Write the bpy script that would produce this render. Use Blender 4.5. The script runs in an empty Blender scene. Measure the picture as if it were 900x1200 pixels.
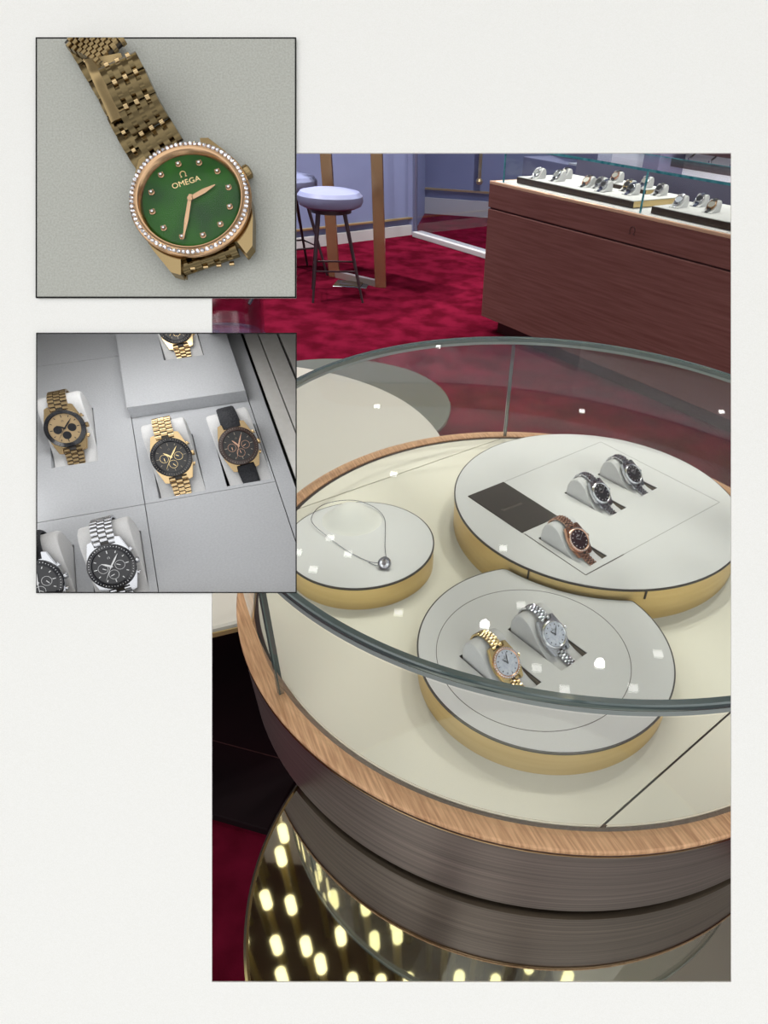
import bpy, bmesh, math, random
from mathutils import Vector, Matrix
from mathutils.geometry import tessellate_polygon
random.seed(7)
scene = bpy.context.scene
COL = scene.collection
PI = math.pi

# ------------------------------------------------------------------ camera
CR = Vector((0.99756, 0.04286, 0.05514))      # camera right
CD = Vector((0.06984, -0.61218, -0.78763))    # camera down
CF = Vector((0.0, 0.78956, -0.61367))         # camera forward
EYE = Vector((0, 0, 1.5))
FPX, PX, PY = 750.0, 550.7, 664.8
cd = bpy.data.cameras.new('camera')
cd.sensor_fit = 'HORIZONTAL'; cd.sensor_width = 36.0; cd.lens = 30.0
cd.shift_x = -(PX - 450) / 900; cd.shift_y = (PY - 600) / 900
cd.clip_start = 0.01; cd.clip_end = 60
cam = bpy.data.objects.new('camera', cd); COL.objects.link(cam)
CU, CB = -CD, -CF
cam.matrix_world = Matrix(((CR.x, CU.x, CB.x, EYE.x), (CR.y, CU.y, CB.y, EYE.y), (CR.z, CU.z, CB.z, EYE.z), (0, 0, 0, 1)))
scene.camera = cam

# ------------------------------------------------------------------ view, world
scene.view_settings.view_transform = 'Standard'
scene.view_settings.look = 'None'
scene.view_settings.exposure = 0.0
scene.view_settings.gamma = 1.0
scene.view_settings.use_curve_mapping = False
scene.cycles.use_denoising = True
scene.cycles.max_bounces = 10
scene.cycles.transparent_max_bounces = 16
scene.cycles.caustics_reflective = False
scene.cycles.caustics_refractive = False
scene.cycles.sample_clamp_indirect = 4.0

WORLD_STRENGTH = 1.06
w = bpy.data.worlds.new('world'); scene.world = w; w.use_nodes = True
nt = w.node_tree; nt.nodes.clear()
out = nt.nodes.new('ShaderNodeOutputWorld'); bg = nt.nodes.new('ShaderNodeBackground')
tc = nt.nodes.new('ShaderNodeTexCoord'); nz = nt.nodes.new('ShaderNodeTexNoise')
nz.inputs['Scale'].default_value = 2.2; nz.inputs['Detail'].default_value = 1.0
rp = nt.nodes.new('ShaderNodeValToRGB')
rp.color_ramp.elements[0].position = 0.40; rp.color_ramp.elements[0].color = (0.42, 0.42, 0.42, 1)
rp.color_ramp.elements[1].position = 0.62; rp.color_ramp.elements[1].color = (1.62, 1.62, 1.60, 1)
nt.links.new(tc.outputs['Generated'], nz.inputs['Vector']); nt.links.new(nz.outputs['Fac'], rp.inputs['Fac'])
nt.links.new(rp.outputs['Color'], bg.inputs['Color']); bg.inputs['Strength'].default_value = WORLD_STRENGTH
nt.links.new(bg.outputs['Background'], out.inputs['Surface'])

SPOT_W = 26.0
def spot(x, y, z=2.97, energy=SPOT_W, color=(1, 0.97, 0.93), angle=100):
    l = bpy.data.lights.new('downlight_lamp', 'SPOT'); l.energy = energy; l.color = color
    l.spot_size = math.radians(angle); l.spot_blend = 0.8; l.shadow_soft_size = 0.024
    o = bpy.data.objects.new('downlight_lamp', l); o.location = (x, y, z); COL.objects.link(o)

# ------------------------------------------------------------------ materials
MATS = {}
def mat(name, color, rough=0.5, metal=0.0, spec=0.5, coat=0.0, emit=None, estr=1.0, c2=None, nscale=200.0, ndetail=3.0,
        ramp=(0.35, 0.65), stretch=None, bump=0.0, bscale=None, alpha=None, sheen=0.0, coords='Object', rot=None):
    m = bpy.data.materials.new(name); m.use_nodes = True; MATS[name] = m
    t = m.node_tree; b = t.nodes['Principled BSDF']
    b.inputs['Base Color'].default_value = (*color, 1); b.inputs['Roughness'].default_value = rough
    b.inputs['Metallic'].default_value = metal; b.inputs['Specular IOR Level'].default_value = spec
    b.inputs['Coat Weight'].default_value = coat; b.inputs['Coat Roughness'].default_value = 0.04
    b.inputs['Sheen Weight'].default_value = sheen
    if emit: b.inputs['Emission Color'].default_value = (*emit, 1); b.inputs['Emission Strength'].default_value = estr
    if c2 or bump:
        c = t.nodes.new('ShaderNodeTexCoord'); mp = t.nodes.new('ShaderNodeMapping')
        if stretch: mp.inputs['Scale'].default_value = stretch
        if rot is not None:
            mp.vector_type = 'TEXTURE'; mp.inputs['Rotation'].default_value = (0, 0, rot); mp.inputs['Scale'].default_value = tuple(1 / q for q in stretch)
        n = t.nodes.new('ShaderNodeTexNoise'); n.inputs['Scale'].default_value = nscale; n.inputs['Detail'].default_value = ndetail
        t.links.new(c.outputs[coords], mp.inputs['Vector']); t.links.new(mp.outputs['Vector'], n.inputs['Vector'])
        if c2:
            r = t.nodes.new('ShaderNodeValToRGB')
            r.color_ramp.elements[0].position = ramp[0]; r.color_ramp.elements[0].color = (*color, 1)
            r.color_ramp.elements[1].position = ramp[1]; r.color_ramp.elements[1].color = (*c2, 1)
            t.links.new(n.outputs['Fac'], r.inputs['Fac']); t.links.new(r.outputs['Color'], b.inputs['Base Color'])
        if bump:
            bp = t.nodes.new('ShaderNodeBump'); bp.inputs['Strength'].default_value = bump; bp.inputs['Distance'].default_value = 0.001
            n2 = n
            if bscale:
                n2 = t.nodes.new('ShaderNodeTexNoise'); n2.inputs['Scale'].default_value = bscale; n2.inputs['Detail'].default_value = 2
                t.links.new(mp.outputs['Vector'], n2.inputs['Vector'])
            t.links.new(n2.outputs['Fac'], bp.inputs['Height']); t.links.new(bp.outputs['Normal'], b.inputs['Normal'])
    return m
def s2l(r, g, b):
    return tuple((c / 255 / 12.92) if c <= 10 else (((c / 255) + 0.055) / 1.055) ** 2.4 for c in (r, g, b))

mat('paper', s2l(243, 243, 240), 0.9, spec=0.1, c2=s2l(248, 248, 246), nscale=2200, ndetail=2)
mat('black_edge', (0.004, 0.004, 0.004), 0.6, spec=0.2)
mat('pad_leather', s2l(176, 177, 170), 0.75, spec=0.25, c2=s2l(190, 192, 186), nscale=1400, ndetail=3, bump=0.25)
mat('tray_leather', s2l(182, 184, 188), 0.8, spec=0.2, c2=s2l(189, 191, 195), nscale=1100, bump=0.12)
mat('tray_frame', s2l(216, 214, 210), 0.55, spec=0.3, c2=s2l(221, 219, 216), nscale=300)
mat('cushion_cloth', s2l(214, 214, 215), 0.85, spec=0.2, c2=s2l(222, 222, 222), nscale=900, bump=0.1)
mat('deck_cloth', s2l(234, 230, 214), 0.8, spec=0.25, c2=s2l(239, 235, 220), nscale=900, ndetail=4, bump=0.08)
mat('disc_cloth', s2l(218, 218, 217), 0.8, spec=0.25, c2=s2l(223, 223, 222), nscale=900, ndetail=4, bump=0.08)
mat('bust_cloth', s2l(232, 231, 224), 0.85, spec=0.2, c2=s2l(236, 235, 229), nscale=900)
mat('dark_trim', s2l(58, 54, 50), 0.4, spec=0.5)
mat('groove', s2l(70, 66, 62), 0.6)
mat('pocket_lining', s2l(150, 140, 126), 0.8)
mat('inlay', s2l(150, 150, 146), 0.5)
mat('plaque', s2l(68, 65, 60), 0.7, spec=0.3, c2=s2l(62, 58, 54), nscale=1200)
mat('plaque_text', s2l(120, 112, 104), 0.4, metal=0.5)
mat('brass', s2l(226, 200, 142), 0.36, metal=0.7, c2=s2l(218, 190, 132), nscale=6, stretch=(1, 1, 14), ndetail=2)
mat('gold', s2l(200, 174, 132), 0.17, metal=1.0)
mat('gold_pale', s2l(226, 202, 150), 0.2, metal=1.0)
mat('rose_gold', s2l(214, 172, 148), 0.2, metal=1.0)
mat('gold_brown', s2l(150, 130, 94), 0.2, metal=1.0)
mat('gold_dark', s2l(112, 98, 70), 0.22, metal=1.0)
mat('gold_pink', s2l(190, 156, 122), 0.2, metal=1.0)
mat('steel', s2l(205, 207, 212), 0.18, metal=1.0)
mat('steel_dark', s2l(140, 142, 148), 0.22, metal=1.0)
mat('diamond', (0.86, 0.86, 0.92), 0.04, metal=0.9, spec=1.0)
mat('dial_green', s2l(36, 98, 18), 0.4, spec=0.2, c2=s2l(20, 62, 26), nscale=70, ndetail=4, ramp=(0.42, 0.72))
mat('dial_black', s2l(16, 18, 26), 0.3, coat=0.5)
mat('dial_dark', s2l(34, 32, 32), 0.35, coat=0.4)
mat('dial_maroon', s2l(40, 14, 24), 0.3, coat=0.5)
mat('dial_white', s2l(212, 216, 226), 0.35, coat=0.4, c2=s2l(190, 196, 212), nscale=300)
mat('dial_silver', s2l(178, 176, 168), 0.35, metal=0.5)
mat('dial_gold', s2l(190, 165, 128), 0.35, metal=0.5)
mat('bezel_black', s2l(14, 16, 26), 0.25, coat=0.5)
mat('bezel_brown', s2l(60, 42, 38), 0.3, coat=0.4)
mat('mark_white', s2l(225, 226, 228), 0.5)
mat('mark_grey', s2l(150, 140, 125), 0.5)
mat('leather_black', s2l(18, 20, 28), 0.6, c2=s2l(30, 32, 40), nscale=500, bump=0.6)
mat('leather_blue', s2l(30, 42, 76), 0.6)
mat('carpet', s2l(96, 17, 38), 1.0, spec=0.0, c2=s2l(68, 9, 23), nscale=6, ndetail=7, ramp=(0.38, 0.62), bump=0.6, bscale=260)
mat('wall_paint', s2l(122, 130, 168), 0.6, spec=0.3, c2=s2l(126, 134, 172), nscale=3)
mat('back_paint', s2l(226, 228, 236), 0.6)
mat('column_paint', s2l(106, 104, 130), 0.5)
mat('shelf_dark', s2l(58, 40, 44), 0.5)
mat('baseboard', s2l(190, 190, 192), 0.5)
mat('ceiling_paint', s2l(226, 226, 222), 0.8)
mat('ceiling_dark', s2l(70, 48, 38), 0.5)
mat('rod_metal', s2l(170, 150, 100), 0.35, metal=0.6)
mat('bulb', (1, 0.9, 0.55), 0.4, emit=(1.0, 0.90, 0.52), estr=2.6)
mat('lamp_glow', (1, 1, 1), 0.4, emit=(1.0, 0.98, 0.95), estr=7.0)
mat('counter_wood', s2l(114, 76, 72), 0.6, spec=0.2, c2=s2l(100, 62, 58), nscale=5, ndetail=5, stretch=(0.6, 0.6, 14))
mat('counter_dark', s2l(60, 26, 26), 0.6)
mat('counter_trim', s2l(214, 178, 148), 0.35, metal=0.4)
mat('tray_side_dark', s2l(70, 58, 50), 0.3, metal=0.6)
mat('drum', s2l(138, 122, 120), 0.36, metal=0.7, c2=s2l(96, 84, 84), nscale=7, ndetail=8, stretch=(0.5, 0.5, 45), ramp=(0.3, 0.7))
mat('oak', s2l(228, 184, 142), 0.5, spec=0.35, c2=s2l(168, 120, 84), nscale=20, ndetail=6, stretch=(1.0, 16.0, 1.0), ramp=(0.3, 0.75), rot=math.radians(-60))
mat('mirror_brass', s2l(196, 196, 182), 0.03, metal=1.0)
mat('mirror_lip', s2l(176, 160, 110), 0.15, metal=1.0)
mat('black_gap', (0.006, 0.005, 0.005), 0.4)
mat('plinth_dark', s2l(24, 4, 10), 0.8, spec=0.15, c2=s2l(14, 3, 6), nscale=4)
mat('grey_plate', s2l(128, 132, 122), 0.25, metal=0.3)
mat('table_white', s2l(198, 195, 184), 0.5, coat=0.1)
mat('stool_cushion', s2l(128, 134, 168), 0.45, spec=0.4)
mat('stool_back', s2l(62, 66, 86), 0.6)
mat('stool_leg', s2l(66, 50, 56), 0.4, metal=0.5)
mat('post_copper', s2l(188, 156, 118), 0.25, metal=0.75)
mat('bar_silver', s2l(190, 180, 172), 0.3, metal=0.6)
mat('handle_brass', s2l(214, 190, 130), 0.3, metal=0.8)

def glass(name, tint, edge=0.10, ior=1.45, rough=0.0, refl=(1, 1, 1)):
    """thin sheet of glass: see-through with a Fresnel mirror on it"""
    m = bpy.data.materials.new(name); m.use_nodes = True; MATS[name] = m
    t = m.node_tree; t.nodes.clear()
    o = t.nodes.new('ShaderNodeOutputMaterial'); mx = t.nodes.new('ShaderNodeMixShader')
    tr = t.nodes.new('ShaderNodeBsdfTransparent'); tr.inputs['Color'].default_value = (*tint, 1)
    gl = t.nodes.new('ShaderNodeBsdfGlossy'); gl.inputs['Roughness'].default_value = rough; gl.inputs['Color'].default_value = (*refl, 1)
    g = t.nodes.new('ShaderNodeNewGeometry'); dt = t.nodes.new('ShaderNodeVectorMath'); dt.operation = 'DOT_PRODUCT'
    t.links.new(g.outputs['Normal'], dt.inputs[0]); t.links.new(g.outputs['Incoming'], dt.inputs[1])
    def mth(op, a, b_=None):
        n = t.nodes.new('ShaderNodeMath'); n.operation = op
        for i, q in enumerate((a, b_)):
            if q is None: continue
            if isinstance(q, (int, float)): n.inputs[i].default_value = q
            else: t.links.new(q, n.inputs[i])
        return n.outputs[0]
    f0 = ((ior - 1) / (ior + 1)) ** 2 + edge      # Schlick, the same from both sides of the sheet
    fac = mth('ADD', mth('MULTIPLY', mth('POWER', mth('SUBTRACT', 1.0, mth('ABSOLUTE', dt.outputs['Value'])), 5.0), 1 - f0), f0)
    t.links.new(fac, mx.inputs['Fac'])
    t.links.new(tr.outputs[0], mx.inputs[1]); t.links.new(gl.outputs[0], mx.inputs[2]); t.links.new(mx.outputs[0], o.inputs['Surface'])
    return m
glass('glass_clear', (0.97, 0.985, 0.975), 0.0, 1.35)
glass('glass_crystal', (0.99, 0.99, 0.99), 0.0, 1.2)
glass('glass_wall', (0.94, 0.955, 0.95), 0.03, 1.4)
glass('glass_door', (0.86, 0.88, 0.92), 0.03, 1.4)
glass('glass_acrylic', (0.72, 0.68, 0.72), 0.08, 1.5, 0.05)
mat('glass_edge', s2l(74, 92, 92), 0.15, spec=0.8, coat=0.6)
mat('glass_edge_light', s2l(150, 160, 158), 0.15, spec=0.8, coat=0.6)
mat('glass_edge_teal', s2l(40, 118, 132), 0.2, spec=0.8, c2=s2l(90, 160, 170), nscale=30, stretch=(1, 1, 1))

# ------------------------------------------------------------------ mesh helpers
I4 = Matrix.Identity(4)
def T(x, y, z): return Matrix.Translation((x, y, z))
def Rm(a, ax): return Matrix.Rotation(a, 4, ax)
def frame(o, x, y, z):
    return Matrix(((x[0], y[0], z[0], o[0]), (x[1], y[1], z[1], o[1]), (x[2], y[2], z[2], o[2]), (0, 0, 0, 1)))

class MB:
    def __init__(s): s.v, s.f, s.m = [], [], []
    def add(s, vs, fs, mi=0, M=I4):
        n = len(s.v); s.v += [tuple(M @ Vector(p)) for p in vs]
        s.f += [tuple(i + n for i in f) for f in fs]; s.m += [mi] * len(fs); return s
    def box(s, a, b, mi=0, M=I4, c=0.0):
        """box from corner a to b, chamfered by c"""
        a, b = Vector(a), Vector(b); ce = (a + b) / 2; h = (b - a) / 2
        c = min(c, min(h) * 0.95)
        if c <= 0:
            vs = [(ce.x + i * h.x, ce.y + j * h.y, ce.z + k * h.z) for i in (-1, 1) for j in (-1, 1) for k in (-1, 1)]
            return s.add(vs, [(0, 1, 3, 2), (4, 6, 7, 5), (0, 4, 5, 1), (2, 3, 7, 6), (0, 2, 6, 4), (1, 5, 7, 3)], mi, M)
        vs, idx = [], {}
        for i in (-1, 1):
            for j in (-1, 1):
                for k in (-1, 1):
                    for ax in range(3):
                        p = [h.x, h.y, h.z]
                        for q in range(3):
                            if q != ax: p[q] -= c
                        idx[(i, j, k, ax)] = len(vs); vs.append((ce.x + i * p[0], ce.y + j * p[1], ce.z + k * p[2]))
        fs = []
        for ax in range(3):
            u, v = [q for q in range(3) if q != ax]
            for sg in (-1, 1):
                def key(a1, a2):
                    t = [0, 0, 0]; t[ax] = sg; t[u] = a1; t[v] = a2; return (*t, ax)
                f = [idx[key(-1, -1)], idx[key(1, -1)], idx[key(1, 1)], idx[key(-1, 1)]]
                fs.append(f if (sg > 0) == (ax != 1) else f[::-1])
        for ax in range(3):
            u, v = [q for q in range(3) if q != ax]
            for s1 in (-1, 1):
                for s2 in (-1, 1):
                    def k2(e, which):
                        t = [0, 0, 0]; t[ax] = e; t[u] = s1; t[v] = s2; return (*t, which)
                    fs.append([idx[k2(-1, u)], idx[k2(1, u)], idx[k2(1, v)], idx[k2(-1, v)]])
        for i in (-1, 1):
            for j in (-1, 1):
                for k in (-1, 1): fs.append([idx[(i, j, k, 0)], idx[(i, j, k, 1)], idx[(i, j, k, 2)]])
        return s.add(vs, fs, mi, M)
    def poly(s, outer, z0, z1, holes=(), mi=0, side=None, M=I4, hole_side=None, bottom=True):
        """plate of plan outline outer with holes between z0 and z1"""
        loops = [list(outer)] + [list(h) for h in holes]
        flat = [p for l in loops for p in l]; n = len(flat)
        tris = tessellate_polygon([[Vector((p[0], p[1], 0)) for p in l] for l in loops])
        def up(t):
            a, b, c = (flat[i] for i in t)
            return t if (b[0]-a[0])*(c[1]-a[1]) - (b[1]-a[1])*(c[0]-a[0]) > 0 else t[::-1]
        tris = [up(tuple(t)) for t in tris]
        vs = [(p[0], p[1], z1) for p in flat] + [(p[0], p[1], z0) for p in flat]
        s.add(vs, tris + ([tuple(i + n for i in t[::-1]) for t in tris] if bottom else []), mi, M)
        k = 0
        for li, l in enumerate(loops):
            m_ = side if side is not None else mi
            if li and hole_side is not None: m_ = hole_side
            fs = [(k + i, k + (i + 1) % len(l), n + k + (i + 1) % len(l), n + k + i) for i in range(len(l))]
            s.add(vs, fs, m_, M); k += len(l)
        return s
    def prism(s, prof, x0, x1, mi=0, M=I4, cap=None):
        """profile in the y-z plane swept along x"""
        n = len(prof); vs = [(x0, y, z) for y, z in prof] + [(x1, y, z) for y, z in prof]
        s.add(vs, [(i, (i + 1) % n, n + (i + 1) % n, n + i) for i in range(n)], mi, M)
        s.add(vs, [tuple(range(n))[::-1], tuple(range(n, 2 * n))], mi if cap is None else cap, M); return s
    def lathe(s, prof, n=48, mi=0, M=I4, a0=0.0, a1=2 * PI, sx=1, sy=1):
        full = abs(a1 - a0 - 2 * PI) < 1e-6; k = n if full else n + 1; m = len(prof)
        vs = [(r * sx * math.cos(a0 + (a1 - a0) * i / n), r * sy * math.sin(a0 + (a1 - a0) * i / n), z) for i in range(k) for r, z in prof]
        fs = []
        for i in range(n):
            j = (i + 1) % k
            for q in range(m - 1): fs.append((i * m + q, j * m + q, j * m + q + 1, i * m + q + 1))
        return s.add(vs, fs, mi, M)
    def cyl(s, r, z0, z1, n=32, mi=0, M=I4, c=0.0):
        return s.lathe([(0, z0), (r - c, z0), (r, z0 + c), (r, z1 - c), (r - c, z1), (0, z1)], n, mi, M)
    def tube(s, pts, r, n=8, mi=0, M=I4, closed=False):
        pts = [Vector(p) for p in pts]; N = len(pts); vs = []; up = None
        for i, p in enumerate(pts):
            a = pts[(i - 1) % N] if (i or closed) else p; b = pts[(i + 1) % N] if (i < N - 1 or closed) else p
            t = (b - a).normalized()
            if up is None: up = Vector((0, 0, 1)) if abs(t.z) < 0.9 else Vector((1, 0, 0))
            x = t.cross(up).normalized(); up = x.cross(t).normalized(); rr = r[i] if isinstance(r, (list, tuple)) else r
            vs += [tuple(p + (x * math.cos(2 * PI * k / n) + up * math.sin(2 * PI * k / n)) * rr) for k in range(n)]
        fs = [(i * n + k, i * n + (k + 1) % n, ((i + 1) % N) * n + (k + 1) % n, ((i + 1) % N) * n + k) for i in range(N if closed else N - 1) for k in range(n)]
        if not closed: fs += [tuple(range(n))[::-1], tuple(range((N - 1) * n, N * n))]
        return s.add(vs, fs, mi, M)
    def build(s, name, mats, parent=None, clip=None, ang=35):
        me = bpy.data.meshes.new(name); me.from_pydata(s.v, [], s.f)
        for mn in ([mats] if isinstance(mats, str) else mats): me.materials.append(MATS[mn])
        me.polygons.foreach_set('material_index', s.m)
        bm = bmesh.new(); bm.from_mesh(me); bmesh.ops.remove_doubles(bm, verts=bm.verts, dist=1e-6)
        if clip:
            inv = (parent.matrix_world.inverted() if parent else I4)
            for co, no in clip:
                c2 = inv @ co; n2 = (inv.to_3x3() @ no).normalized()
                bmesh.ops.bisect_plane(bm, geom=bm.verts[:] + bm.edges[:] + bm.faces[:], plane_co=c2, plane_no=n2, clear_outer=True)
        bmesh.ops.recalc_face_normals(bm, faces=bm.faces); bm.to_mesh(me); bm.free()
        me.polygons.foreach_set('use_smooth', [True] * len(me.polygons))
        if len(me.polygons): me.set_sharp_from_angle(angle=math.radians(ang))
        o = bpy.data.objects.new(name, me); COL.objects.link(o)
        if parent: o.parent = parent
        return o

def tag(o, label, cat, group=None):
    o['label'] = label; o['category'] = cat
    if group: o['group'] = group
    return o
def thing(name, label, cat, M=I4, group=None):
    o = bpy.data.objects.new(name, None); o.empty_display_size = 0.02; COL.objects.link(o); o.matrix_world = M
    return tag(o, label, cat, group)
def struct(o): o['kind'] = 'structure'; return o
def copy_thing(src, M, label, group=None):
    r = src.copy(); COL.objects.link(r); r.matrix_world = M; r['label'] = label
    if group: r['group'] = group
    for ch in [c for c in COL.objects if c.parent == src]:
        d = ch.copy(); COL.objects.link(d); d.parent = r
        for g in [c for c in COL.objects if c.parent == ch]:
            e = g.copy(); COL.objects.link(e); e.parent = d
    return r
def ring_pts(cx, cy, r, n=96, a0=0, a1=2 * PI, end=False):
    return [(cx + r * math.cos(a0 + (a1 - a0) * i / n), cy + r * math.sin(a0 + (a1 - a0) * i / n)) for i in range(n + (1 if end else 0))]
def text_mesh(txt, size, name, mname, M, parent=None, depth=0.0001):
    cu = bpy.data.curves.new(name, 'FONT'); cu.body = txt; cu.size = size; cu.align_x = 'CENTER'; cu.align_y = 'CENTER'; cu.extrude = depth
    cu.resolution_u = 3
    to = bpy.data.objects.new(name + '_curve', cu); COL.objects.link(to)
    dg = bpy.context.evaluated_depsgraph_get(); dg.update()
    me = bpy.data.meshes.new_from_object(to.evaluated_get(dg)); bpy.data.objects.remove(to); bpy.data.curves.remove(cu)
    me.transform(M); me.materials.clear(); me.materials.append(MATS[mname]); me.name = name
    o = bpy.data.objects.new(name, me); COL.objects.link(o)
    if parent: o.parent = parent
    return o

# ================================================================== THE SHOP
# ---- floor, walls, ceiling
struct(MB().box((-4.0, -0.9, -0.05), (4.0, 11.0, 0.0)).build('floor', 'carpet'))
cl = MB(); cl.box((-4.0, 0.0, 3.0), (4.0, 11.0, 3.1)); cl.build('ceiling', 'ceiling_paint')['kind'] = 'structure'
struct(MB().box((-4.1, 0.5, 0), (-4.0, 11.0, 3.0)).build('wall_left', 'wall_paint'))
struct(MB().box((4.0, 0.5, 0), (4.1, 11.0, 3.0)).build('wall_right', 'wall_paint'))
# back wall on the left: ends in a corner beside the glass screen
def wall_run(name, p, q, mats, h=3.0, th=0.1):
    p, q = Vector(p), Vector(q); d = (q - p); L = d.length; d.normalize()
    nrm = Vector((-d.y, d.x, 0)); M = frame(p, d, nrm, (0, 0, 1)); return M, L
M, L = wall_run('wall', (-4.0, 4.66, 0), (-0.92, 7.93, 0), None)
struct(MB().box((0, 0, 0), (L, 0.1, 3.0), M=M).build('wall_back_left', 'wall_paint'))
b = MB(); b.box((0, -0.03, 0), (L, 0, 0.10), 0, M); b.box((0, -0.034, 0.16), (L, 0, 0.175), 1, M)
struct(b.build('baseboard_back_left', ['baseboard', 'handle_brass']))
struct(MB().box((-0.95, 9.3, 0), (4.0, 9.4, 3.0)).build('wall_back', 'wall_paint'))
b = MB(); b.box((-0.95, 9.27, 0), (4.0, 9.3, 0.18), 0); b.box((-0.95, 9.26, 0.27), (4.0, 9.3, 0.29), 1)
struct(b.build('baseboard_back', ['baseboard', 'handle_brass']))
struct(MB().box((-1.0, 7.9, 0), (-0.9, 9.3, 3.0)).build('wall_return', 'wall_paint'))
# glass screen on a white sill running forward and right
M, L = wall_run('screen', (-0.86, 7.84, 0), (0.9, 6.12, 0), None)
gs = thing('glass_screen', 'tall clear glass screen standing on a white floor sill at the wall corner', 'glass screen', M)
MB().box((0, -0.05, 0), (L, 0.09, 0.05), c=0.004).build('sill', 'baseboard', gs)
MB().box((0.0, 0.0, 0.05), (L, 0.012, 2.9)).build('pane', 'glass_door', gs)
MB().box((-0.008, -0.01, 0.05), (0.008, 0.02, 2.9)).build('edge_channel', 'column_paint', gs)
hd = thing('door_handle', 'long slim brass pull handle hanging on the pale blue back wall', 'handle', T(-0.22, 9.24, 0))
MB().cyl(0.022, 0.42, 2.0, 12).build('bar', 'handle_brass', hd)
b = MB(); b.lathe([(0, 0.36), (0.03, 0.37), (0.045, 0.40), (0.03, 0.43), (0, 0.44)], 16); b.build('ball_end', 'handle_brass', hd)
for zz in (0.6, 1.9): MB().box((-0.012, 0, zz), (0.012, 0.06, zz + 0.03)).build('bracket', 'handle_brass', hd)

# ---- ceiling downlights with glowing squares; several unseen ones added to light table and back
lights = [(-0.88, 3.22), (-0.74, 3.07), (-0.91, 2.9), (-1.04, 3.05), (-0.6, 4.06), (0.2, 3.24), (0.1, 2.52), (0.3, 2.71), (0.69, 2.29),
          (0.84, 2.15), (1.01, 2.4), (0.37, 2.24), (0.5, 2.11), (-0.37, 2.58), (-0.9, 5.2), (0.9, 5.4), (1.9, 4.0), (2.2, 5.6), (-2.2, 4.6), (0.15, 1.66), (0.85, 1.62), (-0.5, 1.62), (-0.5, 6.8), (0.4, 8.4), (-2.0, 6.0)]
first = None
for i, (x, y) in enumerate(lights):
    if first is None:
        first = thing('downlight', 'small square ceiling downlight', 'downlight', T(x, y, 3.0), 'square downlights in the shop ceiling')
        MB().box((-0.034, -0.034, -0.012), (0.034, 0.034, 0.0), c=0.003).build('housing', 'baseboard', first)
        MB().box((-0.024, -0.024, -0.016), (0.024, 0.024, -0.0121)).build('lens', 'lamp_glow', first)
    else: copy_thing(first, T(x, y, 3.0), 'small square ceiling downlight')
for x, y, e in [(-0.91, 2.9, 45), (0.1, 2.52, 52), (0.69, 2.29, 45), (-0.6, 4.06, 110), (-0.9, 5.2, 200), (0.9, 5.4, 200), (1.9, 4.0, 120), (2.2, 5.6, 260), (-2.2, 4.6, 260), (0.15, 1.66, 46), (0.85, 1.62, 46), (-0.5, 1.62, 46), (-0.5, 6.8, 420), (0.4, 8.4, 300), (-2.0, 6.0, 260)]:
    spot(x, y, 2.975, e)

# ---- chandelier of slim rods with glowing tips
ch = thing('chandelier', 'cluster of slim hanging rods with glowing tips, mirrored in the brass plate', 'chandelier', T(-0.22, 1.10, 3.0))
MB().box((-0.70, -0.42, -0.06), (0.70, 0.42, 0), c=0.01).build('canopy', 'ceiling_dark', ch)
b = MB(); tips = []
for i in range(11):
    for j in range(7):
        x = -0.64 + i * 0.12 + random.uniform(-0.03, 0.03) + (0.06 if j % 2 else 0); y = -0.36 + j * 0.12 + random.uniform(-0.03, 0.03); zb = random.uniform(-0.66, -0.5)
        b.cyl(0.013, zb, -0.05, 8, 0, T(x, y, 0)); tips.append((x, y, zb))
b.build('rods', 'rod_metal', ch)
tip0 = MB().cyl(0.018, -0.11, 0.0, 14, c=0.010).build('bulb', 'bulb', ch); tip0.location = tips[0]
for t_ in tips[1:]:
    o = tip0.copy(); COL.objects.link(o); o.parent = ch; o.location = t_

# ---- high table with copper posts, and two bar stools
ht = thing('high_table', 'high table with flat copper posts behind the grey bar stool', 'table', T(0, 0, 0))
for x, y in ((-1.36, 5.93), (-0.92, 5.70)):
    MB().box((x - 0.045, y - 0.02, 0), (x + 0.045, y + 0.02, 1.12), c=0.003).build('post', 'post_copper', ht)
d = Vector((0.44, -0.23, 0)).normalized(); M = frame((-1.34, 5.92, 0), d, (-d.y, d.x, 0), (0, 0, 1))
MB().box((0, -0.02, 0), (0.45, 0.02, 0.05), M=M).build('floor_bar', 'bar_silver', ht)
MB().box((-0.3, -0.1, 1.1), (0.8, 0.7, 1.14), M=M, c=0.004).build('tabletop', 'shelf_dark', ht)
fp = MB(); fp.box((-0.14, -0.1, 0.0), (0.14, 0.1, 0.006), 0, T(-1.17, 5.72, 0), c=0.002); fp.box((-0.09, -0.06, 0.006), (0.09, 0.06, 0.012), 1, T(-1.17, 5.72, 0))
tag(fp.build('floor_outlet', ['steel_dark', 'gold_brown']), 'small square brass floor socket plate on the red carpet under the stool', 'floor outlet')

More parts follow.
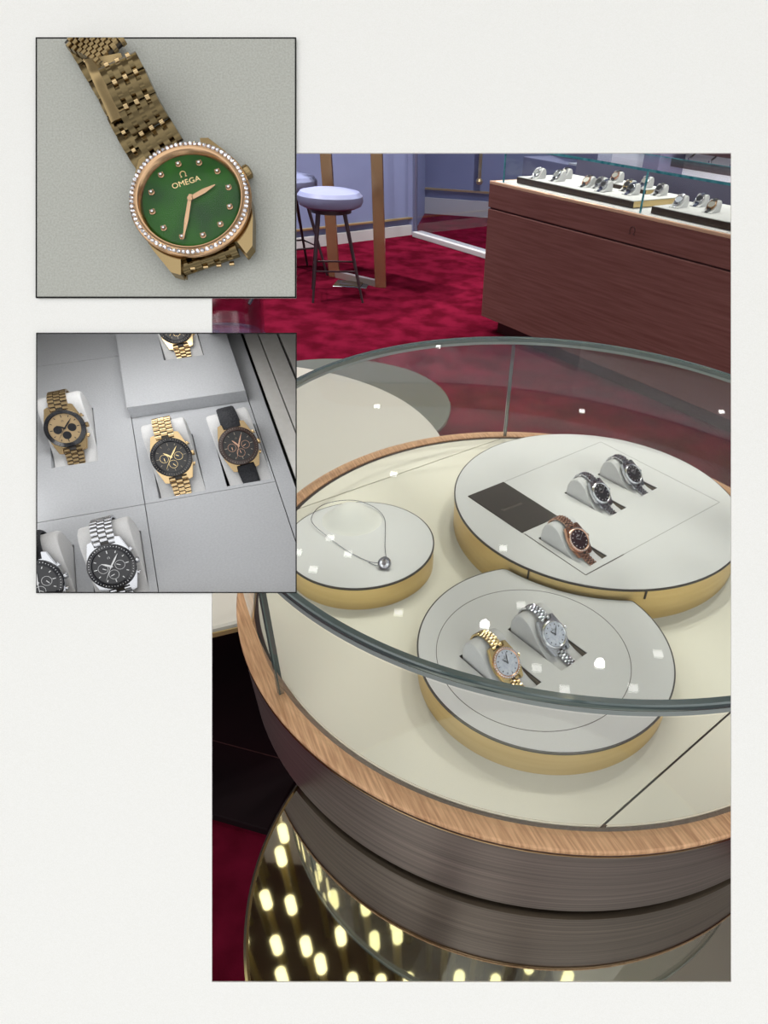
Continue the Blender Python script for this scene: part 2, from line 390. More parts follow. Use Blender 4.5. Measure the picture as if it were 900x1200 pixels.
def stool(M, label, back):
    s = thing('bar_stool', label, 'stool', M)
    prof = [(0, 0.63), (0.19, 0.63), (0.225, 0.645), (0.24, 0.675), (0.238, 0.71), (0.215, 0.735), (0.15, 0.748), (0, 0.752)]
    MB().lathe(prof, 48, sy=0.88).build('seat', 'stool_cushion', s)
    MB().cyl(0.15, 0.60, 0.632, 32).build('seat_plate', 'stool_leg', s)
    for a in (45, 135, 225, 315):
        c_, s_ = math.cos(math.radians(a)), math.sin(math.radians(a))
        MB().tube([(0.13 * c_, 0.13 * s_, 0.62), (0.27 * c_, 0.27 * s_, 0.0)], [0.016, 0.009], 10).build('leg', 'stool_leg', s)
    pts = []
    for a in (45, 135, 225, 315): pts.append((0.222 * math.cos(math.radians(a)), 0.222 * math.sin(math.radians(a)), 0.22))
    MB().tube(pts, 0.007, 8, closed=True).build('footrest', 'stool_leg', s)
    if back:
        b = MB(); inner = [(0.235, 0.68), (0.255, 0.90), (0.235, 0.93), (0.215, 0.90), (0.205, 0.68), (0.235, 0.68)]
        b.lathe(inner, 28, a0=math.radians(100), a1=math.radians(250)); b.build('backrest', 'stool_back', s)
    return s
stool(T(-1.22, 5.36, 0) @ Rm(math.radians(14), 'Z'), 'round bar stool with shiny blue grey seat in front of the copper posts', False)
stool(T(-1.70, 5.98, 0) @ Rm(math.radians(40), 'Z'), 'dark blue bar stool with low curved back behind the grey stool', True)

# ---- clear chair beyond the white table (only its back shows)
cc = thing('clear_chair', 'see-through curved acrylic chair standing beside the low white table', 'chair', T(-1.25, 2.97, 0) @ Rm(math.radians(-20), 'Z'))
b = MB()
arc = []
for i in range(25):
    a = math.radians(-10 + 200 * i / 24); arc.append((0.25 * math.cos(a), 0.22 * math.sin(a) , 0.0))
vs, fs = [], []
for i, (x, y, _) in enumerate(arc):
    t_ = abs(i - 12) / 12; top = 0.80 - 0.16 * t_ ** 2
    for q in range(7): vs.append((x * (0.88 + 0.12 * q / 6), y * (0.9 + 0.1 * q / 6) , 0.44 + (top - 0.44) * q / 6))
for i in range(24):
    for q in range(6): fs.append((i * 7 + q, (i + 1) * 7 + q, (i + 1) * 7 + q + 1, i * 7 + q + 1))
n0 = len(vs); vs += [(v[0] * 0.95, v[1] * 0.95, v[2]) for v in vs]; fs += [tuple(n0 + j for j in f[::-1]) for f in fs]
fs += [(i * 7 + 6, (i + 1) * 7 + 6, n0 + (i + 1) * 7 + 6, n0 + i * 7 + 6) for i in range(24)]
MB().add(vs, fs).build('backrest', 'glass_acrylic', cc)
MB().tube([(v[0] * 0.975, v[1] * 0.975, v[2]) for v in vs[6:n0:7]], 0.008, 8).build('back_rim', 'steel_dark', cc)
MB().cyl(0.23, 0.42, 0.445, 40, c=0.008).build('seat', 'glass_acrylic', cc)
for a in (45, 135, 225, 315):
    c_, s_ = math.cos(math.radians(a)), math.sin(math.radians(a))
    MB().tube([(0.17 * c_, 0.17 * s_, 0.42), (0.21 * c_, 0.21 * s_, 0.0)], [0.018, 0.012], 10).build('leg', 'glass_acrylic', cc)

# ---- low round white table and its grey mirrored side plate
wt = thing('round_table', 'low round white table behind the left of the glass case', 'table', T(-0.897, 1.742, 0))
MB().lathe([(0, 0.47), (0.80, 0.47), (0.811, 0.478), (0.811, 0.495), (0.806, 0.50), (0, 0.50)], 128).build('tabletop', 'table_white', wt)
MB().lathe([(0.8105, 0.474), (0.8145, 0.474), (0.8145, 0.486), (0.8105, 0.486), (0.8105, 0.474)], 128).build('edge_band', 'brass', wt)
MB().cyl(0.24, 0.0, 0.47, 96).build('base', 'plinth_dark', wt)
gp = thing('side_plate_table', 'grey mirrored round side table tucked beyond the low white table', 'table', T(-0.62, 2.48, 0))
MB().cyl(0.495, 0.365, 0.385, 96, c=0.003).build('tabletop', 'grey_plate', gp)
MB().cyl(0.20, 0.0, 0.365, 64).build('base', 'plinth_dark', gp)

# ---- dark lacquered floor platform between the tables
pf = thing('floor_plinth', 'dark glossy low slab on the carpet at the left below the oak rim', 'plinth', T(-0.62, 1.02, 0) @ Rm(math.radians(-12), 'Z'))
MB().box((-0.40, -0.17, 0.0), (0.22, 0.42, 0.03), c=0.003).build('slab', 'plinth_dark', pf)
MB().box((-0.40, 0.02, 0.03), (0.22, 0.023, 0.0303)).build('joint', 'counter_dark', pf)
# ---- counter on the right
CO = Vector((-0.047, 4.762, 0)); cdir = Vector((0.668, -0.744, 0)); cn = Vector((0.744, 0.668, 0))
CM = frame(CO, cdir, cn, (0, 0, 1))
ct = thing('display_counter', 'long reddish brown wooden shop counter with a glass case on top', 'counter', CM)
b = MB(); b.box((0, 0.0, 0.10), (2.6, 0.78, 0.785), c=0.004); b.build('body', 'counter_wood', ct)
b = MB(); b.box((0, 0.0, 0.793), (2.6, 0.78, 0.925), c=0.003); b.build('apron', 'counter_wood', ct)
MB().box((0.01, 0.012, 0.784), (2.59, 0.77, 0.794)).build('shadow_gap', 'counter_dark', ct)
MB().box((0.10, 0.08, 0.0), (2.5, 0.7, 0.10)).build('kick_plinth', 'counter_dark', ct)
b = MB(); b.box((0, 0, 0.925), (2.6, 0.02, 0.942), c=0.002); b.box((0, 0.02, 0.925), (0.02, 0.78, 0.942), c=0.002); b.build('edge_trim', 'counter_trim', ct)
MB().box((0.02, 0.02, 0.925), (2.6, 0.78, 0.94)).build('deck', 'disc_cloth', ct)
# horseshoe shaped emblem pressed in the apron
om = []
for i in range(25):
    a = math.radians(-58 + 296 * i / 24); om.append((0.017 * math.cos(a), 0.0, 0.017 * math.sin(a) * 1.1))
om = [(om[0][0] + 0.012, 0, om[0][2] - 0.002)] + om + [(om[-1][0] - 0.012, 0, om[-1][2] - 0.002)]
MB().tube(om, 0.0022, 6, M=T(1.19, -0.001, 0.86)).build('emblem', 'counter_dark', ct)
# glass case on the counter
gc = thing('counter_glass_case', 'clear glass case with teal edges on the brown counter', 'glass case', CM @ T(0, 0, 0.942))
MB().box((0.09, 0.04, 0.192), (2.5, 0.72, 0.2)).build('top_pane', 'glass_clear', gc)
b = MB(); b.box((0.086, 0.034, 0.190), (2.5, 0.041, 0.202)); b.box((0.084, 0.034, 0.190), (0.091, 0.72, 0.202)); b.box((0.09, 0.715, 0.190), (2.5, 0.722, 0.202)); b.build('top_edge', 'glass_edge_teal', gc)
for x0, x1 in ((0.095, 1.187), (1.191, 2.5)):
    MB().box((x0, 0.036, 0.0), (x1, 0.040, 0.19)).build('front_pane', 'glass_clear', gc)
MB().box((0.088, 0.045, 0.0), (0.093, 0.715, 0.19)).build('end_pane', 'glass_clear', gc)
for x in (0.091, 1.189): MB().box((x - 0.004, 0.034, 0), (x + 0.004, 0.042, 0.19)).build('seam_edge', 'glass_edge_teal', gc)
MB().box((0.09, 0.70, 0.0), (2.5, 0.708, 0.16)).build('back_rail', 'column_paint', gc)

def low_tray(x0, y0, x1, y1, z0, h, label):
    M = CM @ T(x0, y0, z0); t = thing('display_tray', label, 'display tray', M)
    MB().box((0, 0, 0), (x1 - x0, y1 - y0, h), c=0.001).build('side_band', ['tray_side_dark'], t)
    MB().box((0.004, 0.004, h), (x1 - x0 - 0.004, y1 - y0 - 0.004, h + 0.003)).build('top_pad', 'disc_cloth', t)
    MB().box((x1 - x0, 0.002, 0.002), (x1 - x0 + 0.002, y1 - y0 - 0.002, h)).build('end_band', 'brass', t)
    return t
low_tray(0.13, 0.115, 1.075, 0.62, 0.942, 0.032, 'long white watch tray at the left end of the counter case')
low_tray(1.215, 0.095, 2.2, 0.60, 0.942, 0.032, 'white watch tray with dark front edge, right of the glass seam')
low_tray(0.55, 0.40, 0.93, 0.60, 0.977, 0.02, 'small raised white tray standing on the long counter tray')
low_tray(1.62, 0.34, 2.1, 0.58, 0.977, 0.02, 'small raised white tray at the right edge of the picture')

# ================================================================== WATCHES
def link_rows(mb, path, side, w0, w1, pitch, cols, th, mi=0, odd=0, gap=0.20, core=1):
    """rows of domed links along a 3-D path; side = across direction"""
    P = [Vector(p) for p in path]; seg = [(P[i + 1] - P[i]).length for i in range(len(P) - 1)]; L = sum(seg)
    side = Vector(side).normalized()
    def at(s):
        s = max(0, min(L - 1e-9, s)); i = 0
        while s > seg[i]: s -= seg[i]; i += 1
        return P[i].lerp(P[i + 1], s / seg[i]), i
    rows = int(L / pitch)
    for r in range(rows):
        for c in range(cols):
            s0 = (r + 0.5) * pitch + (0.5 * pitch if c % 2 else 0)
            if s0 > L - 0.3 * pitch: continue
            p, i = at(s0); a, _ = at(s0 - pitch * 0.4); b_, _ = at(s0 + pitch * 0.4)
            t = (b_ - a).normalized(); x = (side - t * side.dot(t)).normalized(); n = x.cross(t)
            w = w0 + (w1 - w0) * s0 / L; cw = w / cols; cx = (c - (cols - 1) / 2) * cw; h = pitch * (0.5 - gap / 2)
            Mx = frame(p, x, t, n)
            prof = [(-h, -th * 0.5), (h, -th * 0.5), (h, th * 0.15), (h * 0.6, th * 0.45), (0, th * 0.55), (-h * 0.6, th * 0.45), (-h, th * 0.15)]
            mb.prism(prof, cx - cw * 0.46, cx + cw * 0.46, odd if c % 2 else mi, Mx)
    # core band closes the gaps; its dark colour paints shade between the links
    vs = []; N = 24
    for k in range(N + 1):
        p, i = at(L * k / N); a, _ = at(L * k / N - pitch * .4); b_, _ = at(L * k / N + pitch * .4)
        t = (b_ - a).normalized(); x = (side - t * side.dot(t)).normalized(); n = x.cross(t); w = (w0 + (w1 - w0) * k / N) * 0.42
        for sx, sz in ((-1, -0.3), (1, -0.3), (1, 0.0), (-1, 0.0)): vs.append(tuple(p + x * w * sx + n * th * sz))
    fs = [(k * 4 + q, k * 4 + (q + 1) % 4, k * 4 + 4 + (q + 1) % 4, k * 4 + 4 + q) for k in range(N) for q in range(4)]
    mb.add(vs, fs, core)
def strap_mesh(mb, path, side, w0, w1, th, mi=0, pad=True):
    P = [Vector(p) for p in path]; side = Vector(side).normalized(); vs = []; N = len(P)
    sec = [(-1, -0.5), (1, -0.5), (1, 0.1), (0.8, 0.5), (-0.8, 0.5), (-1, 0.1)]
    for k in range(N):
        t = (P[min(k + 1, N - 1)] - P[max(k - 1, 0)]).normalized(); x = (side - t * side.dot(t)).normalized(); n = x.cross(t); w = (w0 + (w1 - w0) * k / (N - 1)) / 2
        for sx, sz in sec: vs.append(tuple(P[k] + x * w * sx + n * th * sz))
    m = len(sec); fs = [(k * m + q, k * m + (q + 1) % m, (k + 1) * m + (q + 1) % m, (k + 1) * m + q) for k in range(N - 1) for q in range(m)]
    fs += [tuple(range(m))[::-1], tuple(range((N - 1) * m, N * m))]; mb.add(vs, fs, mi)
def smooth_path(pts, n=20):
    """Catmull-Rom through pts"""
    P = [Vector(p) for p in pts]; P = [P[0] * 2 - P[1]] + P + [P[-1] * 2 - P[-2]]; out_ = []
    S = len(P) - 3
    for k in range(n + 1):
        u = k / n * S; i = min(int(u), S - 1); t = u - i; a, b_, c, d_ = P[i:i + 4]
        out_.append(0.5 * ((2 * b_) + (c - a) * t + (2 * a - 5 * b_ + 4 * c - d_) * t * t + (3 * b_ - a - 3 * c + d_) * t ** 3))
    return out_
def hand(mb, ang, l, w, z, mi=0, tail=0.15, cx=0, cy=0):
    a = math.radians(ang); M = T(cx, cy, z) @ Rm(-a, 'Z')
    mb.poly([(-w * .5, -l * tail), (w * .5, -l * tail), (w * .6, l * .55), (w * .12, l), (-w * .12, l), (-w * .6, l * .55)], 0, w * 0.25, M=M, mi=mi)

SLOPE = math.radians(42)
HEAD = [(0.046, -0.012), (0.049, 0.004), (0.048, 0.016), (0.044, 0.026), (0.037, 0.0325), (0.029, 0.0350), (0.021, 0.0335), (0.0135, 0.0285), (0.006, 0.0210),
        (-0.004, 0.0105), (-0.014, 0.0020), (-0.024, -0.0040), (-0.034, -0.0070), (-0.0475, -0.0090), (-0.048, -0.0125)]   # teardrop cushion profile (y, z)
def cushion(M, label, width=0.046, group=None, clip=None, s=1.0):
    """teardrop pillow that fills its pocket and carries a watch"""
    o = thing('watch_cushion', label, 'watch cushion', M @ Matrix.Scale(s, 4), group)
    cy = sum(p[0] for p in HEAD) / len(HEAD); cz = 0.008; n = len(HEAD); vs = []; w = width / 2
    secs = [(-w, 0.93), (-w + 0.0008, 0.975), (-w + 0.003, 1.0), (w - 0.003, 1.0), (w - 0.0008, 0.975), (w, 0.93)]
    for x, k in secs: vs += [(x, cy + (y - cy) * k, cz + (z - cz) * k) for y, z in HEAD]
    fs = [(a * n + i, a * n + (i + 1) % n, (a + 1) * n + (i + 1) % n, (a + 1) * n + i) for a in range(len(secs) - 1) for i in range(n)]
    MB().add(vs, fs).build('cover', 'cushion_cloth', o, clip)
    MB().add(vs, [tuple(range(n))[::-1], tuple(range((len(secs) - 1) * n, len(secs) * n))]).build('end_panel', 'cushion_cloth', o, clip)
    return o

UP_PATH = [(0.0160, 0.0370), (0.0225, 0.0385), (0.030, 0.0385), (0.0385, 0.0355), (0.0460, 0.0280), (0.0500, 0.0180), (0.0515, 0.0050), (0.0515, -0.009)]
DN_PATH = [(-0.0260, 0.0000), (-0.0300, -0.0025), (-0.038, -0.0050), (-0.045, -0.0066), (-0.0490, -0.0085), (-0.0500, -0.011)]
WPOS = (0.0, -0.0060, 0.0150)
def watch(M, label, style, metal, accent, dial, mark, hands, strap='link', R=0.018, width=0.016, cols=3, times=(305, 40), sub=None, s=1.0, clip=None, group=None, name='wrist_watch', fine=True, yaw=0.0, bezel=None):
    """watch lying on the slope of a cushion whose frame is M"""
    MW = M @ Matrix.Scale(s, 4) @ T(*WPOS) @ Rm(SLOPE, 'X') @ Rm(yaw, 'Z')
    o = thing(name, label, 'watch', MW, group)
    inv = (T(*WPOS) @ Rm(SLOPE, 'X')).inverted()
    up = [inv @ Vector((0, y, z)) for y, z in UP_PATH]; dn = [inv @ Vector((0, y, z)) for y, z in DN_PATH]
    up = [Vector((0, R * 1.02, 0.0035))] + [p for p in up if p.y > R * 1.15]; dn = [Vector((0, -R * 1.02, 0.0035))] + [p for p in dn if p.y < -R * 1.15]
    up, dn = smooth_path(up, 24), smooth_path(dn, 16)
    # case with lugs, one plan outline
    k = 0.98
    half = [(0.46, 1.0), (0.50, 1.30), (0.70, 1.24), (0.90, 0.62), (k, 0.28), (k, -0.28), (0.90, -0.62), (0.70, -1.24), (0.50, -1.30), (0.46, -1.0)]
    outl = [(x * R, y * R) for x, y in half] + [(-x * R, y * R) for x, y in half[::-1]]
    b = MB(); inner = [(x * 0.97, y * 0.985) for x, y in outl]; n = len(outl)
    b.poly(inner, 0.0, 0.001, bottom=True); b.poly(outl, 0.001, 0.0052, bottom=False); b.poly(inner, 0.0052, 0.006, bottom=False)
    b.cyl(R * 0.95, 0.0, 0.0072, 48, c=0.0006)
    b.build('case', metal, o, clip)
    zb = 0.0072
    b = MB()
    if style == 'chrono':
        b.lathe([(R * 1.02, zb - 0.0012), (R * 1.03, zb), (R * 1.0, zb + 0.001), (R * 0.82, zb + 0.0022), (R * 0.80, zb + 0.0016)], 56)
        b.build('bezel', accent, o, clip)
        b = MB()
        for i in range(48):
            a = 2 * PI * i / 48; l = 0.055 if i % 4 else 0.10
            b.box((R * (0.91 - l / 2), -R * 0.012, 0), (R * (0.91 + l / 2), R * 0.012, 0.00015), 0, Rm(a, 'Z') @ T(0, 0, zb + 0.0015))
        if fine: b.build('bezel_scale', mark, o, clip)
    else:
        b.lathe([(R * 0.98, zb - 0.001), (R * 0.98, zb), (R * 0.94, zb + 0.0010), (R * 0.86, zb + 0.0016), (R * 0.80, zb + 0.0008)], 56)
        b.build('bezel', bezel or metal, o, clip)
        if accent:
            b = MB()
            for i in range(36):
                a = 2 * PI * i / 36; b.lathe([(R * 0.055, -0.0002), (R * 0.06, 0.0003), (0, 0.0009)], 6, 0, Rm(a, 'Z') @ T(R * 0.9, 0, zb + 0.001))
            b.build('bezel_stones', accent, o, clip)
    MB().cyl(R * 0.81, zb - 0.002, zb + 0.0006, 48).build('dial', dial, o, clip)
    zd = zb + 0.0006
    b = MB()
    for i in range(12):
        a = PI / 6 * i; l = 0.10 if i % 3 else 0.14
        if style == 'chrono' or i % 3 == 0 or not fine: b.box((R * (0.74 - l), -R * 0.018, 0), (R * 0.74, R * 0.018, 0.0003), 0, Rm(a, 'Z') @ T(0, 0, zd))
        else: b.lathe([(R * 0.045, 0), (R * 0.045, 0.0003), (0, 0.0006)], 8, 0, Rm(a, 'Z') @ T(R * 0.66, 0, zd))
    b.build('hour_markers', mark, o, clip)
    if sub:
        for sx, sy in ((-0.36, -0.02), (0.36, -0.02), (0.0, -0.38)):
            q = MB().cyl(R * 0.215, zd, zd + 0.00015, 28, M=T(sx * R, sy * R, 0)).build('subdial', sub, o, clip)
            g = MB(); hand(g, random.uniform(0, 360), R * 0.17, R * 0.03, zd + 0.0003, cx=sx * R, cy=sy * R)
            g.lathe([(R * 0.20, zd + 0.0002), (R * 0.215, zd + 0.0002), (R * 0.215, zd + 0.0003), (R * 0.20, zd + 0.0003), (R * 0.2, zd + 0.0002)], 24, M=T(sx * R, sy * R, 0))
            g.build('subdial_hand', hands, o, clip)
    if fine:
        for nm, ang, l, w_ in (('hour_hand', times[0], 0.42, 0.075), ('minute_hand', times[1], 0.64, 0.06)):
            g = MB(); hand(g, ang, l * R, w_ * R, zd + (0.0006 if nm[0] == 'h' else 0.0009)); g.build(nm, hands, o, clip)
        if style == 'chrono':
            g = MB(); hand(g, times[1] + 175, 0.7 * R, 0.02 * R, zd + 0.0012, tail=0.3); g.build('seconds_hand', hands, o, clip)
        g = MB().cyl(R * 0.05, zd, zd + 0.0015, 14).build('centre_cap', hands, o, clip)
        # small emblem and line of lettering near twelve
        g = MB(); g.tube([(R * 0.045 * math.cos(math.radians(-60 + 300 * i / 12)), R * 0.045 * math.sin(math.radians(-60 + 300 * i / 12)) + R * 0.40, zd + 0.0002) for i in range(13)], R * 0.009, 5)
        g.build('dial_emblem', mark, o, clip)
        if not clip: text_mesh('OMEGA', R * 0.12, 'dial_lettering', mark, T(0, R * 0.29, zd + 0.0001), o, 0.00005)
    # crown and pushers on the three o'clock side
    MX = Rm(PI / 2, 'Y')
    MB().lathe([(0, R * 0.97), (R * 0.12, R * 0.97), (R * 0.14, R * 1.02), (R * 0.14, R * 1.13), (R * 0.11, R * 1.17), (0, R * 1.17)], 18, M=T(0, 0, 0.004) @ MX).build('crown', metal, o, clip)
    if style == 'chrono':
        for a in (30, -30):
            MB().lathe([(0, R * 0.9), (R * 0.055, R * 0.9), (R * 0.055, R * 1.1), (R * 0.11, R * 1.1), (R * 0.11, R * 1.18), (0, R * 1.18)], 14, M=T(0, 0, 0.004) @ Rm(math.radians(a), 'Z') @ MX).build('pusher', metal, o, clip)
    for nm, pth in (('upper', up), ('lower', dn)):
        b = MB()
        w1 = width * (0.86 if nm == 'upper' else 0.82)
        if strap == 'link':
            sd = (1, 0, 0) if nm == 'upper' else (-1, 0, 0)
            link_rows(b, pth, sd, width, w1, 0.0052 if cols == 3 else 0.0042, cols, 0.0026, 0, 0)
            b.build('bracelet', [metal, 'dark_trim'], o, clip)
        else:
            strap_mesh(b, pth, (1, 0, 0) if nm == 'upper' else (-1, 0, 0), width * 1.1, w1, 0.0034)
            b.build('strap', strap, o, clip)
    return o

# ================================================================== ROUND GLASS SHOWCASE TABLE
TX, TY, DZ = 0.1316, 0.8545, 0.85
tb = thing('showcase_table', 'round display table with oak rim and dark brushed drum side', 'display table', T(TX, TY, 0))
MB().lathe([(0.474, 0.842), (0.474, 0.851), (0.478, 0.852), (0.4965, 0.852), (0.4985, 0.850), (0.4985, 0.846), (0.474, 0.842)], 160).build('oak_rim', 'oak', tb)
MB().lathe([(0, 0.702), (0.488, 0.702), (0.494, 0.706), (0.4975, 0.846), (0, 0.846)], 160).build('drum', 'drum', tb)
MB().lathe([(0.4975, 0.8405), (0.4987, 0.8405), (0.4987, 0.8425), (0.4975, 0.8425), (0.4975, 0.8405)], 128).build('edge_line', 'gold_pink', tb)
MB().cyl(0.462, 0.690, 0.702, 128).build('recessed_foot', 'black_gap', tb)
MB().cyl(0.24, 0.0, 0.690, 96).build('pedestal', 'plinth_dark', tb)
MB().lathe([(0.468, 0.8462), (0.4745, 0.8462), (0.4745, 0.8485), (0.468, 0.8485), (0.468, 0.8462)], 160).build('glass_channel', 'dark_trim', tb)
# deck in three pieces, two straight joints
def chord_split(r, cut_dir, offs):
    """pieces of a disc between parallel chords; cut_dir = chord direction, offs = sorted signed distances with gaps"""
    dx, dy = cut_dir; nx, ny = -dy, dx; out_ = []
    for lo, hi in offs:
        lo2, hi2 = max(lo, -r), min(hi, r); pts = []; N = 60
        for i in range(N + 1):
            a = math.asin(lo2 / r) + (math.asin(hi2 / r) - math.asin(lo2 / r)) * i / N; pts.append((math.cos(a) * r, math.sin(a) * r))
        for i in range(N + 1):
            a = math.asin(hi2 / r) + (math.asin(lo2 / r) - math.asin(hi2 / r)) * i / N; pts.append((-math.cos(a) * r, math.sin(a) * r))
        clean = []
        for p in pts:
            if not clean or (abs(p[0] - clean[-1][0]) + abs(p[1] - clean[-1][1])) > 1e-6: clean.append(p)
        if (abs(clean[0][0] - clean[-1][0]) + abs(clean[0][1] - clean[-1][1])) < 1e-6: clean.pop()
        out_.append([(dx * a_ + nx * b_, dy * a_ + ny * b_) for a_, b_ in clean])
    return out_
cut = Vector((0.375, 0.345)).normalized(); nrm = Vector((-cut.y, cut.x))
c1 = (Vector((-0.135, 1.146)) - Vector((TX, TY))).dot(nrm); c2 = (Vector((0.2595, 0.4745)) - Vector((TX, TY))).dot(nrm)
for pc, nm in zip(chord_split(0.467, cut, [(-1, c2 - 0.0022), (c2 + 0.0022, c1 - 0.0012), (c1 + 0.0012, 1)]), range(3)):
    b = MB(); b.poly(pc, 0.8465, 0.8492, bottom=False, M=T(0, 0, 0))
    ins = [(x * 0.996, y * 0.996) for x, y in pc]; b.poly(ins, 0.8492, 0.85, bottom=False)
    b.build('deck_panel', 'deck_cloth', tb)
MB().cyl(0.4672, 0.8462, 0.8468, 96).build('deck_base', 'groove', tb)
# glass drum: bent walls, three vertical joints, lid
GR, GZ = 0.4815, 1.064
gl = thing('glass_cover', 'round bent-glass cover with flat lid and thick grey green edge', 'glass cover', T(TX, TY, 0.8488))
angs = [math.atan2(1.319 - TY, 0.059 - TX), math.atan2(0.544 - TY, -0.231 - TX) + 2 * PI, math.radians(345)]
angs = sorted(a % (2 * PI) for a in angs)
for i in range(3):
    a0, a1 = angs[i] + 0.006, angs[(i + 1) % 3] + (2 * PI if i == 2 else 0) - 0.006
    MB().lathe([(GR, 0.0), (GR, GZ - 0.0088 - DZ + 0.0)], 90, a0=a0, a1=a1).build('curved_pane', 'glass_wall', gl)
for a in angs:
    M = Rm(a, 'Z')
    for sgn in (-1, 1): MB().box((GR - 0.006, -0.0013, 0.0), (GR + 0.001, 0.0013, 0.206), M=M @ T(0, 0.0019 * sgn, 0)).build('joint_edge', 'glass_edge', gl)
Hh = GZ - 0.8488
MB().poly(ring_pts(0, 0, GR - 0.006, 160), Hh + 0.001, Hh + 0.0075).build('lid', 'glass_clear', gl)
b = MB(); b.lathe([(GR + 0.001, Hh - 0.0006), (GR + 0.0018, Hh + 0.001), (GR + 0.0018, Hh + 0.0065), (GR + 0.0005, Hh + 0.008), (GR - 0.0055, Hh + 0.008), (GR - 0.0068, Hh + 0.0065), (GR - 0.0068, Hh + 0.001), (GR - 0.0058, Hh - 0.0006), (GR + 0.001, Hh - 0.0006)], 200)
b.build('lid_edge', 'glass_edge', gl)
MB().lathe([(GR + 0.0012, Hh - 0.0066), (GR + 0.0012, Hh - 0.0006), (GR - 0.004, Hh - 0.0006), (GR - 0.004, Hh - 0.0066), (GR + 0.0012, Hh - 0.0066)], 200).build('wall_top_edge', 'glass_edge_light', gl)

# mirrored brass side plate under the drum
mp = thing('mirror_plate_table', 'low round mirror topped side table with thin brass lip, front of picture', 'side table', T(0.079, 0.398, 0))
MB().cyl(0.3165, 0.687, 0.6945, 128).build('mirror_top', 'mirror_brass', mp)
MB().lathe([(0.3165, 0.684), (0.3210, 0.684), (0.3220, 0.6945), (0.3190, 0.6962), (0.3165, 0.6948), (0.3165, 0.684)], 128).build('lip', 'mirror_lip', mp)
MB().cyl(0.18, 0.0, 0.687, 64).build('pedestal', 'plinth_dark', mp)

# ---- riser discs on the deck
def riser(cx, cy, r, h, outline, holes, label, trim=0.0022, name='display_riser', inner_edge=None):
    t = thing(name, label, 'display riser', T(cx, cy, 0.8502))
    H = h
    out_l = [(x - cx, y - cy) for x, y in outline]; hl = [[(x - cx, y - cy) for x, y in q] for q in holes]
    MB().poly([(x * (r - 0.0012) / r, y * (r - 0.0012) / r) for x, y in out_l], 0.0, H - 0.0035, hl, hole_side=1).build('brass_side', ['brass', 'pocket_lining'], t)
    b = MB(); b.poly(out_l, H - 0.0034, H - 0.0006, hl, bottom=False); b.build('dark_edge', 'dark_trim', t)
    ins = [(x * (r - trim) / r, y * (r - trim) / r) for x, y in out_l]
    b = MB(); b.poly(ins, H - 0.0014, H, hl, bottom=False); b.build('top_pad', 'disc_cloth', t)
    return t
BX, BY, BR, BH = 0.2161, 0.9822, 0.2534, 0.0614
SX, SY, SR, SH = 0.1086, 0.6206, 0.1725, 0.0436
NX, NY, NR, NH = -0.1789, 0.8301, 0.1191, 0.0419
au = Vector((0.70, -0.714)).normalized(); av = Vector((-au.y, au.x))     # along the pockets / across them
def pocket(c, l=0.100, w=0.052):
    c = Vector(c); return [tuple(c + au * a * l / 2 + av * b_ * w / 2) for a, b_ in ((-1, -1), (1, -1), (1, 1), (-1, 1))]
def mid(*q): return (sum(p[0] for p in q) / len(q), sum(p[1] for p in q) / len(q))
pd_ = mid((0.103, 0.838), (0.171, 0.78), (0.215, 0.819), (0.149, 0.877))
pe_ = mid((0.154, 0.994), (0.223, 0.921), (0.264, 0.96), (0.207, 1.028))
pf_ = mid((0.227, 1.085), (0.29, 1.000), (0.333, 1.03), (0.271, 1.091))
pa_ = mid((0.061, 0.652), (0.125, 0.576), (0.163, 0.612), (0.095, 0.678))
pb_ = mid((-0.004, 0.595), (0.059, 0.509), (0.102, 0.557), (0.032, 0.627))
big = riser(BX, BY, BR, BH, ring_pts(BX, BY, BR, 144), [pocket(pd_), pocket(pe_), pocket(pf_)], 'largest round white riser with brass side and three watches')
# small riser with a bite where the large one passes
pts = []
for p in ring_pts(SX, SY, SR, 200):
    if math.hypot(p[0] - BX, p[1] - BY) > BR + 0.002: pts.append(p)
# rotate so that the gap is at the end, then add the concave arc
gi = max(range(len(pts)), key=lambda i: math.hypot(pts[i][0] - pts[i - 1][0], pts[i][1] - pts[i - 1][1]))
pts = pts[gi:] + pts[:gi]
a_s = math.atan2(pts[-1][1] - BY, pts[-1][0] - BX); a_e = math.atan2(pts[0][1] - BY, pts[0][0] - BX)
pts += ring_pts(BX, BY, BR + 0.002, 40, a_s, a_e, True)[1:-1]
small = riser(SX, SY, SR, SH, pts, [pocket(pa_), pocket(pb_)], 'round white riser with brass side and inset ring, nearest the front glass')
neck = riser(NX, NY, NR, NH, ring_pts(NX, NY, NR, 96), [], 'small round white riser under the diamond necklace')
MB().lathe([(0.1285, SH - 0.0001), (0.1285, SH + 0.0002), (0.1293, SH + 0.0002), (0.1293, SH - 0.0001)], 120, M=T(0.092 - SX, 0.606 - SY, 0)).build('inlay_ring', 'groove', small)
